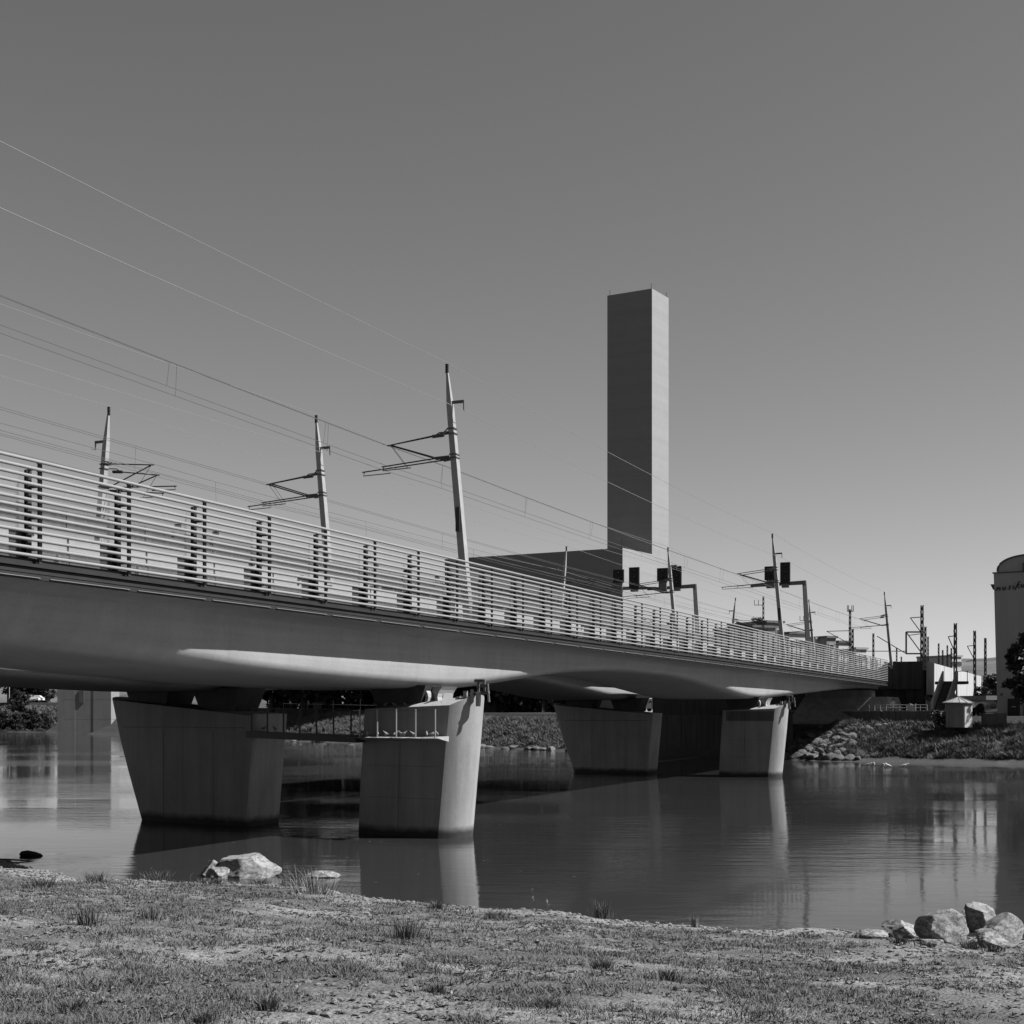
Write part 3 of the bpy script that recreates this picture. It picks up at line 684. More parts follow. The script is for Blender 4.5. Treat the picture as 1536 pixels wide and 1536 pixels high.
for i in range(24):
    s = 150.1 + i * 3.6
    if i in (17, 18, 19, 20): continue
    MB().bbox(s, s + 3.5, 18.2, 18.4, 2.05, 5.45).build('panel', M['whitewall'], nw)
    MB().bbox(s + 3.5, s + 3.6, 18.22, 18.42, 1.5, 5.4).build('joint_post', M['mid'], nw)
    if i % 3 != 2: MB().bbox(s, s + 3.3, 18.3, 18.5, GZ - .6, 1.45).build('base_panel', M['whitewall'], nw)
MB().bbox(150.1, 214, 18.05, 18.5, 1.46, 1.7).build('ledge_beam', M['parapet'], nw)
# a darker offset section further on
dk = thing('grey_wall_tower', 'grey vertical stair tower at the end of the white noise wall', 'wall', B(214, 17, GZ)); MB().bbox(211, 219, 16.9, 18.0, GZ - .5, 5.4).build('wall', M['parapet'], dk); MB().bbox(210.7, 219.3, 16.8, 18.1, 5.41, 5.6).build('cap', M['whitewall'], dk); 
for i in range(4): MB().bbox(211.3 + i * 1.9, 212.3 + i * 1.9, 16.85, 16.895, GZ, 5.2).build('rib', M['darkwall'], dk)
nw2 = thing('noise_wall', 'short white wall section right of the grey stair tower', 'wall', B(230, 16.5, GZ))
for i in range(3): MB().bbox(221 + i * 7, 227.8 + i * 7, 16.2, 16.5, GZ - .5, 4.6).build('panel', M['whitewall'], nw2)
# stair: rises along the wall away from the viewer to the left hand landing
stt = thing('outdoor_stair', 'steep dark stair with pale side parapets against the white wall', 'stair', B(154, 16, GZ))
a0 = px(1400, 1069, 140); top_ = px(1417, 1021, 146)
NST = 20
for k in range(NST):
    v = (k + .5) / NST; c = a0.lerp(top_, v); MB().box(c.x, c.x + 1.15, c.y - .16, c.y + .22, c.z - .25, c.z).build('step', M['parapet'], stt)
for sg, dx in ((0, -.27), (1, 1.17)):
    lo = a0 + Vector((dx, 0, -.3)); hi = top_ + Vector((dx, 0, -.3))
    q = MB(); q.loft([[lo, lo + Vector((.18, 0, 0)), lo + Vector((.18, 0, 1.3)), lo + Vector((0, 0, 1.3))], [hi, hi + Vector((.18, 0, 0)), hi + Vector((.18, 0, 1.3)), hi + Vector((0, 0, 1.3))]]); q.build('side_parapet', M['whitewall'], stt)
q = MB(); q.box(top_.x - .3, top_.x + 2.6, top_.y + .3, top_.y + 2.4, top_.z - .35, top_.z - .05); q.build('landing', M['parapet'], stt)
for dx in (1.5, 2.5): MB().tube([top_ + Vector((dx, .4, -.05)), top_ + Vector((dx, .4, 1.0))], .035, 5).build('baluster', M['mid'], stt)
MB().tube([top_ + Vector((1.4, .4, 1.0)), top_ + Vector((2.6, .4, 1.0))], .035, 5).build('handrail', M['mid'], stt)
# promenade parapet with railing
par = thing('promenade_parapet', 'low dark concrete parapet along the far promenade under the bridge end', 'wall', far_pt(far_at(1300, 12.6), 12.6))
pa0, pa1 = far_at(1428, 12.6), far_at(990, 12.6)
N = 30; al = np.linspace(pa0, pa1, N)
for k in range(N - 1):
    p0, p1 = far_pt(al[k], 12.6), far_pt(al[k + 1], 12.6); d = (p1 - p0); d.z = 0; L = d.length; d.normalize(); nrm = Vector((d.y, -d.x, 0))
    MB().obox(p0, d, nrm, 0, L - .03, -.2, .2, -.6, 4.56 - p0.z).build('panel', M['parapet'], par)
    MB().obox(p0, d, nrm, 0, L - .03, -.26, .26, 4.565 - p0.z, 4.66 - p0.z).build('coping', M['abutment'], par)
ral = thing('promenade_railing', 'thin pale two bar railing on the far promenade parapet', 'railing', far_pt(far_at(1330, 12.9), 12.9))
ra = np.linspace(far_at(1392, 12.6), far_at(1255, 12.6), 16)
for zz in (4.92, 5.2): MB().tube([Vector((far_pt(a, 12.6).x, far_pt(a, 12.6).y, zz)) for a in ra], .03, 5).build('bar', M['mast'], ral)
for a in ra: 
    p0 = far_pt(a, 12.6); MB().tube([(p0.x, p0.y, 4.6), (p0.x, p0.y, 5.22)], .03, 5).build('post', M['mast'], ral)
# spray-painted scrawl on the parapet (too small to read in the photograph)
gr = thing('wall_scrawl', 'dark spray painted scrawl on the low parapet above the boulders', 'graffiti', far_pt(far_at(1245, 12.3), 12.2))
r = random.Random(11); gx = 1205
while gx < 1276:
    if 1240 < gx < 1246: gx = 1247
    a = far_at(gx, 12.35); p0 = far_pt(a, 12.36); zt = px(gx, 1070.5, p0.y).z; zl = px(gx, 1076, p0.y).z
    pts = [Vector((p0.x + r.uniform(-.14, .14), p0.y - .02, zl + (zt - zl) * v)) for v in (0, .45, .75, 1)]
    MB().tube(pts, .045, 4).build('stroke', M['graf'], gr); gx += r.uniform(2.2, 3.6)

uw = thing('shade_wall', 'added dark wall standing in for the shade under the bridge between the far piers', 'wall', far_pt(far_at(1090, 2.5), 2.5))
ua = np.linspace(far_at(1186, 2.5), far_at(985, 2.5), 9)  # added wall, its dark panels stand in for the shaded bank
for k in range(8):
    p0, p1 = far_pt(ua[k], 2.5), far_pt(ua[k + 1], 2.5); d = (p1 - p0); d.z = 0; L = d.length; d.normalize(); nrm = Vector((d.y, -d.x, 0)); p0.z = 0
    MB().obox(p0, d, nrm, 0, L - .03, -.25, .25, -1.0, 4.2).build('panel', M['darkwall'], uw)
# riprap boulders under the bridge end: stones of the bank
rm_ = [rock_mesh('stone', 40 + i, M['riprap'], 2, 9, .08) for i in range(7)]
r = random.Random(5); cnt = 0
for row in range(14):
    d = .8 + row * .82
    x = 1178 + row * 1.5
    while x < 1420 - row * 4:
        lim = 1262 + 42 * (1 - abs(row - 10) / 10) + (50 if row >= 12 else 0) + (30 if row == 0 else 0)
        if x > lim: break
        sz = r.uniform(.30, .66) * (1.1 if row < 8 else .85)
        if cnt < 285:
            a = far_at(x, d); p_ = far_pt(a, d)
            o = link('stone', r.choice(rm_), fb); o.location = p_ + Vector((r.uniform(-.1, .1), 0, sz * .12)); o.scale = (sz * r.uniform(.9, 1.35), sz * r.uniform(.8, 1.2), sz * r.uniform(.55, .85)); o.rotation_euler = (r.uniform(-.4, .4), r.uniform(-.4, .4), r.uniform(0, 6.28)); cnt += 1
        x += sz * 2100 / 135 * r.uniform(1.1, 1.6)
# pale waterline stones further left
for x in np.arange(440, 870, 11):
    xx = x + r.uniform(-4, 4); a = far_at(xx, .3); p_ = far_pt(a, r.uniform(0, .8)); sz = r.uniform(.4, 1.1)
    if r.random() < .7:
        o = link('stone', r.choice(rm_), fb); o.location = p_; o.scale = (sz * 1.3, sz, sz * .5); o.rotation_euler = (0, 0, r.uniform(0, 6))

# far bank grass and gravel (stuff)
def scatter_far(name, n, x0, x1, d0, d1, h0, h1, wid, mat, seed, label, clump=.5, pal=None):
    r = random.Random(seed); nr = np.random.RandomState(seed); V = []; Fc = []
    a0, a1 = far_at(x0, 5), far_at(x1, 5)
    aa_ = np.linspace(min(a0, a1), max(a0, a1), 500); base = [[far_pt(a, d) for d in np.linspace(d0, d1, 12)] for a in aa_]
    while len(Fc) < n * 2:
        i = r.random() * 498.99; j = r.random() * 10.99; i0, j0 = int(i), int(j)
        p = base[i0][j0].lerp(base[i0 + 1][j0], i - i0) + (base[i0][j0 + 1] - base[i0][j0]) * (j - j0)
        if noise.noise((p.x * clump, p.y * clump, 2)) < r.uniform(-.5, .3): continue
        if pal and pal(p): continue
        cl = .45 + 1.3 * max(0, .4 + noise.noise((p.x * .9, p.y * .9, 6)) + .5 * noise.noise((p.x * 2.5, p.y * 2.5, 8)))
        for k in range(2):
            an = r.uniform(0, 6.28); h = r.uniform(h0, h1) * cl; dx, dy = math.cos(an) * wid, math.sin(an) * wid; lx, ly = r.gauss(0, .7) * h, r.gauss(0, .7) * h; b = len(V)
            V += [(p.x - dx, p.y - dy, p.z - .05), (p.x + dx, p.y + dy, p.z - .05), (p.x + lx, p.y + ly, p.z + h)]; Fc.append((b, b + 1, b + 2))
    me = bpy.data.meshes.new(name); me.from_pydata(V, [], Fc); me.materials.append(mat); o = link(name, me)
    o['kind'] = 'stuff'; o['label'] = label; o['category'] = 'grass'; return o
scatter_far('bank_grass', 60000, 1160, 1560, 1.5, 12.2, .10, .45, .05, M['fargrass'], 1, 'rough grass on the sunny far bank right of the bridge', .45)
scatter_far('bank_grass', 60000, 400, 900, 1.0, 12.5, .12, .5, .06, M['fargrass'], 2, 'rough grass on the far bank seen between the piers', .35)

scatter_far('bank_grass', 14000, -40, 95, 1.0, 12.5, .2, .7, .12, M['fargrass'], 3, 'rough grass on the far left bank beside the pylon', .3)
# kiosk with conical roof
kp = px(1438, 1089, 129.5); kp.z = px(0, 1091, 129.5).z
ki = thing('round_kiosk', 'small round kiosk with ribbed conical roof on the far bank', 'kiosk', kp)
KH = EYE + (Y0 - 1054) / F * 129.5 - kp.z
MB().lathe([(1.16, 0), (1.16, KH)], kp, 32).build('wall', M['parapet2'], ki, smooth=40)
rf = MB(); rf.lathe([(1.48, KH - .06), (1.48, KH + .02), (.08, KH + .5), (.05, KH + .62)], kp, 14); rf = rf.build('roof', M['rooflight'], ki)
for k in range(14):
    an = 2 * math.pi * k / 14; e = Vector((math.cos(an), math.sin(an), 0)); MB().tube([kp + e * 1.49 + Vector((0, 0, KH + .03)), kp + e * .1 + Vector((0, 0, KH + .52))], .03, 4).build('seam', M['rooflight'], rf)
q = MB(); e = Vector((math.sin(R(25)), -math.cos(R(25)), 0)); f_ = Vector((e.y, -e.x, 0)) * -1
q.obox(kp + e * 1.0 + f_ * -.45, f_, e, 0, .9, 0, .28, 0, 2.0); q.build('door', M['facade_pale'], ki)
# bush beside the kiosk
bu = thing('bush', 'dark bush growing against the left of the round kiosk', 'bush', far_pt(far_at(1424, 9.5), 9.5)); bm_ = MB(); r = random.Random(8)
for k in range(16): leaf_cloud(bm_, Vector((r.gauss(0, .75), r.gauss(0, .6), 1.0 + r.gauss(0, .5))), .55, 60, .14, r)
bm_.build('foliage', M['leafdark'], bu, local=True, fix=False); MB().tube([(0, 0, -.3), (.1, 0, 1)], [.1, .05], 6).build('stem', M['bark'], bu, local=True)
# low wall next to the house
lw = MB(); p0 = px(1473, 1086, 131); p1 = px(1509, 1086, 131); lw.box(p0.x, p1.x, 130.8, 131.2, p0.z - .8, px(0, 1070, 131).z)
tag(lw.build('low_wall', M['parapet']), 'short plain concrete wall between the round kiosk and the house', 'wall')

# house with a barrel roof and the word on its facade
HY = 139.0; HA = R(26)
hl = px(1490.5, 860, HY); hb = px(1496.5, 1085, HY); WD = 2 * (1541 - 1490.5) / F * HY * .93 / math.cos(HA)
ho = thing('barrel_roof_house', 'tall grey house with arched barrel roof cut by the right edge', 'building', (hl.x, HY, hb.z), -HA)
ZH = hl.z - hb.z; KX = 1 / math.cos(HA) * .93       # local x runs along the facade
def hx(x): return (x - 1490.5) / F * HY * KX
def hz(y): return EYE + (Y0 - y) / F * HY - hb.z
MB().hexa([(hx(1496.5), 0, -1.5), (WD, 0, -1.5), (WD, 11, -1.5), (hx(1496.5), 11, -1.5), (0, 0, ZH), (WD, 0, ZH), (WD, 11, ZH), (0, 11, ZH)]).build('wall', M['facade'], ho, local=True)
MB().box(-.12, WD, -.12, 11.1, ZH + .005, ZH + .1).build('eaves_band', M['roof'], ho, local=True)
x0r = hx(1495.5); cxr = hx(1541); ry = hz(834.5) - ZH - .1; rr_ = cxr - x0r
arc = [(cxr - rr_ * math.cos(math.pi * k / 24), ZH + .1 + ry * math.sin(math.pi * k / 24) ** .8) for k in range(25)]
rf = MB().prism([Vector((a_, .05, c_)) for a_, c_ in arc], (0, 10.5, 0)).build('roof', M['facade'], ho, smooth=40, local=True)
MB().tube([Vector((a_, 0, c_ + .04)) for a_, c_ in arc], .09, 6).build('roof_edge', M['roof'], rf, local=True)
fw_ = MB().box(hx(1530), hx(1552), -.06, .04, hz(859), hz(846)).build('window', M['parapet'], rf, local=True)
MB().box(hx(1530) + .14, hx(1552) - .1, -.08, -.065, hz(859) + .03, hz(846) - .16).build('pane', M['glasswin'], fw_, local=True)
MB().hexa([(-.1, .2, hz(884)), (.1, .2, hz(884)), (.1, .7, hz(884)), (-.1, .7, hz(884)), (-.34, .2, hz(876)), (.1, .2, hz(876)), (.1, .7, hz(876)), (-.34, .7, hz(876))]).build('wall_lamp', M['post'], ho, local=True)
dr = MB().box(hx(1510), hx(1526.5), -.1, .02, hz(1084) - .3, hz(1048)).build('door', M['black'], ho, local=True)
MB().box(hx(1515.5), hx(1521), -.13, -.102, hz(1061), hz(1059.5)).build('door_plate', M['mast'], dr, local=True)
MB().box(hx(1515), hx(1521), -.03, -.002, hz(1044), hz(1041.5)).build('house_plate', M['parapet'], ho, local=True)
MB().box(hx(1500), hx(1503), -.05, -.002, hz(1044), hz(1040)).build('meter_box', M['parapet'], ho, local=True)
MB().tube([(hx(1532), -.06, hz(1042)), (hx(1532), -.06, hz(1084))], .05, 5).build('downpipe', M['parapet'], ho, local=True)
STROKES = {  # handwriting, unit = letter height, each stroke a list of points
 'm': [[(0, 0), (.18, .7), (.2, .9), (.28, .45), (.5, .9), (.5, .4), (.72, .85), (.78, .2), (.9, .08)]],
 'u': [[(0, .85), (-.03, .3), (.15, .02), (.4, .3), (.5, .85), (.48, .2), (.6, .05)]],
 's': [[(.5, .85), (.2, .8), (.2, .55), (.42, .35), (.3, .05), (0, .08)]],
 'i': [[(.08, .8), (0, .1), (.15, .03)], [(.2, 1.22), (.25, 1.3)]],
 'k': [[(.5, 1.75), (.15, .6), (-.15, -.45)], [(.65, 1.0), (.22, .55), (.62, .08), (.8, .15)]],
}
U = 6.0 / F * HY; xc = hx(1493.5)
sg_ = thing('facade_lettering', 'handwritten word musikum on the upper facade of the grey house', 'lettering', ho.location.copy(), -HA)
for i, (ch, adv) in enumerate((('m', 1.6), ('u', 1.25), ('s', 1.15), ('i', .7), ('k', 1.25), ('u', 1.2), ('m', 1.2))):
    for stc in STROKES[ch]:
        MB().tube([Vector((xc + x_ * U * 1.12 + y_ * U * .2, -.045, hz(886.5) + y_ * U + i * .05)) for x_, y_ in stc], .055, 5).build('letter_stroke', M['ink'], sg_, local=True)
    xc += adv * U
# trees
tr1 = make_tree('broadleaf_tree', 'dark broadleaf tree in front of the barrel roofed house', 8.6, 2.5, 21, M['leafdark'], .2, 60, 110, .28)
tr1.location = (px(1545, 0, 130).x, 130, 3.2); tr1.scale = (1.05, 1.05, 1.02)
dark1 = make_tree('promenade_tree', 'x', 11, 4.2, 31, M['leafdark'], .34, 60, 80, .05)
dark2 = make_tree('promenade_tree', 'x', 9, 4.0, 33, M['leafdark'], .34, 60, 80, .03)
spots = [(455, 232, 0, 'dark promenade tree right of the flared shaded pier top'), (520, 236, 1, 'dark promenade tree above the catwalk'), (585, 228, 0, 'dark promenade tree behind the pier with the ledge'), (640, 226, 1, 'dark promenade tree behind the bright bearing yoke'),
         (745, 212, 0, 'dark promenade tree right of the nearest pier nose'), (790, 208, 1, 'dark promenade tree midway between the pier rows'), (835, 204, 0, 'dark promenade tree left of the far flared pier'), (700, 222, 1, 'dark promenade tree hidden behind the nearest pier nose'), (408, 240, 0, 'dark promenade tree just behind the right end of the flared shaded pier'), (432, 254, 1, 'dark tree set back at the left end of the catwalk'), (485, 246, 1, 'dark tree between the two trees above the catwalk'), (552, 248, 1, 'dark tree behind the left end of the pier ledge'), (610, 242, 0, 'dark tree set back behind the pier with the ledge'), (768, 228, 1, 'dark tree set back right of the nearest pier'), (812, 224, 0, 'dark tree set back between the pier rows'), (862, 214, 1, 'dark tree just left of the far flared pier top'), (668, 240, 0, 'dark tree set back behind the bearing yoke'),
         (28, 350, 0, 'leftmost tree on the far street at the left edge'), (58, 352, 1, 'tree between the leftmost tree and the concrete pylon')]
used = [False, False]
for x, Y, k, lb in spots:
    pr = (dark1, dark2)[k]; o = pr if not used[k] else copy_tree(pr); used[k] = True
    z = 4.3 if x > 300 else 6.9
    o.location = (px(x, 0, Y).x, Y, z); o.rotation_euler = (0, 0, x * .7); o['label'] = lb; o['group'] = 'trees on the far promenade'
    o.scale = (1.15, 1.15, 1.15) if x < 300 else (1.6, 1.6, 2.1 if x < 720 else 1.65)
for i, (x, Y, sc) in enumerate(((4, 292, 1.0), (24, 296, .9), (46, 300, 1.1), (66, 303, .9), (30, 318, 1.2))):  # bushes added to darken the bank where tree shade lies
    o = copy_tree(dark2); o.location = (px(x, 0, Y).x, Y, .9 if i < 4 else 4.6); o.scale = (sc * .55, sc * .55, .42 * sc); o.rotation_euler = (0, 0, i * 1.3); o['category'] = 'bush'
    o['label'] = '%s added shade bush from the left on the bank left of the pylon' % ORD[i] if i < 4 else 'added shade bush at the top of the bank left of the pylon'; o['group'] = 'added shade bushes left of the pylon'
# hedge-like trees right of noise wall
for x, Y, sc, lb in ((1489, 190, .62, 'dark small tree between the noise wall and the tall house'), (1481, 260, .6, 'narrow dark tree behind the end of the noise wall'), (1358, 330, .8, 'round dark tree top above the embankment end'), (1020, 330, 1.0, 'low tree top behind the railing right of the tower'), (1335, 520, 1.9, 'large round grey tree on the skyline beyond the bridge end')):
    o = copy_tree(dark2); o.location = (px(x, 0, Y).x, Y, 4.0); o.scale = (sc, sc, sc); o['label'] = lb; o['group'] = 'background trees'
    if 'round dark' in lb: o.location.z = 8
    if 'low tree' in lb: o.location.z = 14
    if 'skyline' in lb: o.location.z = 6

# ================================================================== background houses behind the railing
def far_house(label, x0, x1, ytop, Y, h, mat, roof, wins=(0, 0), name='background_house', depth=14, turn=28):
    A0 = px(x0, ytop, Y); A1 = px(x1, ytop, Y); root = thing(name, label, 'building', (A0.x, Y, A0.z - h), group='houses beyond the railing')
    MB().box(A0.x, A1.x, Y, Y + depth, A0.z - h, A0.z).build('wall', mat, root)
    MB().box(A0.x - .3, A1.x + .3, Y - .4, Y + depth, A0.z + .01, A0.z + .5).build('roof', roof, root)
    nx, nz = wins; W = A1.x - A0.x; root.rotation_euler = (0, 0, R(turn))
    for i in range(nx):
        for j in range(nz):
            cx = A0.x + W * (i + .5) / nx; cz = A0.z - 2.0 - j * 3.0
            wf = MB().box(cx - .75, cx + .75, Y - .12, Y + .01, cz - .9, cz + .7).build('window', M['facade_pale'], root); MB().box(cx - .6, cx + .6, Y - .15, Y - .122, cz - .75, cz + .55).build('pane', M['glasswin'], wf)
    return root
far_house('grey flat roofed house with roof plants behind the railing', 1129, 1172, 941, 300, 16, M['facade_mid'], M['roof'], (0, 0))
far_house('raised grey roof storey beside the bush on the flat roof', 1150, 1181, 934, 304, 10, M['facade_mid'], M['roof'], (2, 1))
far_house('white house behind the leaning masts at right', 1184, 1218, 951, 310, 16, M['facade_pale'], M['roof'], (4, 2))
far_house('small white house right of the rightmost signal pole', 1223, 1241, 959, 320, 14, M['facade_pale'], M['rooflight'], (2, 2))
far_house('grey gabled house below the lattice masts', 1240, 1258, 957, 318, 14, M['facade_mid'], M['roof'], (1, 2))
far_house('white row house with two windows beside the lattice mast', 1258, 1282, 964, 325, 12, M['facade_pale'], M['roof'], (3, 2))
far_house('rightmost low white row house behind the railing', 1284, 1305, 974, 330, 10, M['facade_pale'], M['rooflight'], (2, 1))
far_house('white apartment block with small windows above the noise wall', 1426, 1448, 985, 420, 22, M['facade_pale'], M['rooflight'], (4, 4), 'apartment_block')
far_house('low dark shed between the noise wall and the tall house', 1478, 1497, 1050, 160, 4, M['facade_mid'], M['roof'], (0, 0), 'shed', 6)
# plants on the flat roof
o = thing('roof_plant', 'dark leafy plants standing on the flat grey roof', 'plant', px(1142, 941, 301)); r = random.Random(4); q = MB()
for k in range(10): leaf_cloud(q, Vector((r.uniform(-1.8, 1.4), 0, .9 + r.random() * 1.0)), .6, 50, .16, r)
q.build('foliage', M['leafdark'], o, local=True, fix=False)

# lattice masts beyond the bridge
def lattice_mast(label, x, ytop, ybot, Y, arm=None, w=.28):
    A0 = px(x, ytop, Y); zb_ = min(px(x, ybot, Y).z, 6.0); root = thing('lattice_mast', label, 'mast', (A0.x, Y, zb_), group='dark lattice masts beyond the bridge')
    q = MB(); h = A0.z - zb_
    for a, b in ((-w / 2, -w / 2), (w / 2, -w / 2), (w / 2, w / 2), (-w / 2, w / 2)): q.tube([(a, b, 0), (a * .7, b * .7, h)], .055, 4)
    q.build('chord', M['lattice'], root, local=True)
    br = MB(); n = int(h / .8)
    for k in range(n):
        z0, z1 = h * k / n, h * (k + 1) / n; sg = 1 if k % 2 else -1
        br.tube([(-w / 2 * sg, -w / 2, z0), (w / 2 * sg, -w / 2, z1)], .05, 4); br.tube([(-w / 2 * sg, w / 2, z0), (w / 2 * sg, w / 2, z1)], .05, 4)
    br.build('bracing', M['lattice'], root, local=True)
    if arm:
        q = MB()
        for (l, z, kind) in arm:
            if kind == 'fork': q.tube([(0, 0, h - z), (l, 0, h - z)], .07, 4); q.tube([(l, 0, h - z), (l, 0, h - z + .9)], .06, 4); q.tube([(l * .55, 0, h - z), (l * .55, 0, h - z + .9)], .06, 4)
            elif kind == 'cat': q.tube([(0, 0, h - z), (l, 0, h - z - .1)], .07, 4); q.tube([(0, 0, h - z - 2), (l, 0, h - z - .1)], .06, 4); q.tube([(0, 0, h - z - 2), (l * 1.15, 0, h - z - 2.2)], .06, 4)
            elif kind == 'frame':
                q.tube([(0, 0, h - z), (l, 0, h - z)], .12, 4); q.tube([(0, 0, h - z - 2.6), (l, 0, h - z - 2.6)], .12, 4); q.tube([(l, 0, h - z), (l, 0, h - z - 2.6)], .12, 4); q.tube([(l, 0, h - z), (0, 0, h - z - 2.6)], .07, 4)
                q.tube([(l, 0, h - z - 2.6), (l - 3.5, 0, h - z - .5)], .06, 4); q.tube([(l, 0, h - z - 2.3), (l - 5.5, 0, h - z - 2.3)], .06, 4)
        q.build('bracket_arm', M['lattice'], root, local=True)
    return root
lattice_mast('dark mast with fork bracket behind the railing, left of the right signal pole', 1145, 895, 1000, 250, [(-1.6, 1.5, 'fork')])
lattice_mast('dark mast with fork bracket directly left of the rightmost signal pole', 1212, 919, 1000, 262, [(-1.5, 1.5, 'fork')])
lattice_mast('twin fork mast with a long arm left of the last bridge mast', 1275, 914, 1010, 210, [(-.4, .3, 'fork'), (.5, .3, 'fork'), (-3.5, 3.2, 'cat')])
lattice_mast('short dark mast touching the twin fork mast', 1279, 943, 1010, 215)
lattice_mast('short dark mast close to the last leaning bridge mast', 1310, 950, 1010, 240)
lattice_mast('tallest dark lattice mast with triangular bracket at the embankment end', 1383, 908, 1010, 168, [(-1.4, 1.4, 'cat'), (-1.9, 3.2, 'frame')], .32)
lattice_mast('thin dark mast just right of the tallest lattice mast', 1388, 940, 1010, 210)
lattice_mast('dark lattice mast standing before the white noise wall', 1433, 935, 1050, 158, [(-.8, 1.4, 'cat')], .3)
lattice_mast('dark lattice mast above the grey stair tower', 1462, 946, 1040, 190, [(-1.0, 2.0, 'cat')], .3)
lattice_mast('rightmost dark lattice mast left of the tall house', 1478, 957, 1040, 205, None, .28)
for i, (x, y) in enumerate(((1392, 955), (1408, 965), (1414, 975), (1421, 968), (1427, 972), (1345, 972), (1352, 985))):
    lattice_mast('thin far mast in the cluster above the noise wall, %s from the left' % ['third', 'fourth', 'fifth', 'sixth', 'seventh', 'first', 'second'][i], x, y, 1010, 300 + i * 8, None, .3)

# ================================================================== far left: pylon, street things
py0 = px(86, 1022, 285); pl = thing('concrete_pylon', 'pale rectangular concrete pylon standing in the river at far left', 'pylon', px(127, 1100, 288))
Wp = px(167, 0, 285).x - py0.x
for j in range(4):
    for i in range(3):
        MB().box(py0.x + Wp * i / 3, py0.x + Wp * (i + 1) / 3 - .03, 285 - (.06 if i != 1 else 0), 291, .0 - 1.0 + j * 4.0, -1.0 + (j + 1) * 4.0 - .04).build('panel', M['pylon'], pl)
MB().box(px(119, 0, 285).x, px(126, 0, 285).x, 284.86, 284.99, px(0, 1055, 285).z, px(0, 1036, 285).z).build('slit_window', M['parapet'], pl)
def car(name, label, loc, rz, L, W, H, mat, kind='car', group=None):
    root = thing(name, label, 'van' if kind == 'van' else 'car', loc, rz, group)
    if kind == 'van': prof = [(-.5, .18), (-.5, .6), (-.47, .96), (-.3, 1.0), (.28, 1.0), (.42, .62), (.5, .5), (.5, .18)]
    else: prof = [(-.5, .25), (-.5, .6), (-.44, .64), (-.3, .97), (-.1, 1.0), (.12, .97), (.28, .66), (.47, .56), (.5, .45), (.5, .25)]
    MB().loft([[Vector((x * L, -W / 2 * (1 if z < .65 else .86), z * H)) for x, z in prof], [Vector((x * L, W / 2 * (1 if z < .65 else .86), z * H)) for x, z in prof]]).build('body', mat, root, local=True)
    for sg in (-1, 1):
        for x in (-.3, .31):
            wh = MB().tube([(x * L, sg * (W / 2 - .16), .31), (x * L, sg * (W / 2 + .02), .31)], .31, 14).build('wheel', M['rubber'], root, local=True); MB().tube([(x * L, sg * (W / 2 + .021), .31), (x * L, sg * (W / 2 + .035), .31)], .18, 10).build('rim', M['mast'], wh, local=True)
        yb = sg * (W / 2 * .93 + .012); 
        for x0, x1 in (((-.4, -.12), (-.1, .14), (.16, .32)) if kind == 'van' else ((-.3, -.06), (-.04, .14))):
            q = MB(); q.add([(x0 * L, yb, .68 * H), (x1 * L, yb, .68 * H), ((x1 - .02) * L, sg * (W / 2 * .865 + .012), .9 * H), (x0 * L, sg * (W / 2 * .865 + .012), .9 * H)], [(0, 1, 2, 3)]); q.build('side_window', M['glasswin'], root, local=True)
    q = MB(); q.add([(.43 * L if kind == 'van' else .27 * L, -W * .4, .64 * H), (.43 * L if kind == 'van' else .27 * L, W * .4, .64 * H), (.3 * L if kind == 'van' else .14 * L, W * .38, .96 * H), (.3 * L if kind == 'van' else .14 * L, -W * .38, .96 * H)], [(0, 1, 2, 3)]); 
    for v in range(4): q.v[v] = (q.v[v][0] + .03, q.v[v][1], q.v[v][2] + .02)
    q.build('windscreen', M['glasswin'], root, local=True)
    for y in (-.38, .38): MB().box(.5 * L, .5 * L + .02, y * W - .12, y * W + .12, .42 * H, .52 * H).build('headlight', M['lens'], root, local=True)
    return root
SZ = 4.13
def street_z(x, d=18): return far_pt(far_at(x, d), d)
pv = street_z(1010, 16.5); car('parked_van', 'white van parked on the far street between the piers', pv + Vector((0, 0, .2)), R(-25), 4.9, 1.95, 2.15, M['car_white'], 'van')
pv = street_z(1046, 17); car('parked_car', 'dark car parked right of the white van', pv + Vector((0, 0, .2)), R(-40), 4.3, 1.8, 1.5, M['car_dark'], group='cars parked on the far street')
pv = street_z(985, 17.5); car('parked_car', 'pale car half hidden left of the white van', pv + Vector((0, 0, .3)), R(-30), 4.3, 1.8, 1.55, M['car_white'], group='cars parked on the far street')
lo = thing('delivery_lorry', 'pale box lorry right of the parked dark car', 'lorry', street_z(1066, 19), R(-30))
MB().box(-2.2, 2.2, -1.1, 1.1, .6, 2.5).build('box_body', M['facade_pale'], lo, local=True); MB().box(2.25, 3.6, -1.0, 1.0, .45, 2.1).build('cab', M['car_dark'], lo, local=True)
for x in (-1.4, 2.9):
    for y in (-.95, .95): MB().tube([(x, y - .12, .4), (x, y + .12, .4)], .4, 12).build('wheel', M['rubber'], lo, local=True)
pc = px(1482, 1071, 150); car('parked_car', 'dark car parked between the round kiosk and the tall house', (pc.x, 150, 4.0), R(8), 4.5, 1.8, 1.5, M['car_dark'], group='cars parked on the far street')
pc = px(44, 1051, 322); car('parked_car', 'pale car under the trees at the far left street', (pc.x, 322, 6.85), R(2), 4.6, 1.8, 1.6, M['car_white'], group='cars parked on the far street')
pc = px(60, 1051, 330); car('parked_car', 'second pale car under the trees, nearer the pylon', (pc.x, 326, 6.85), R(182), 4.4, 1.8, 1.55, M['car_white'], group='cars parked on the far street')
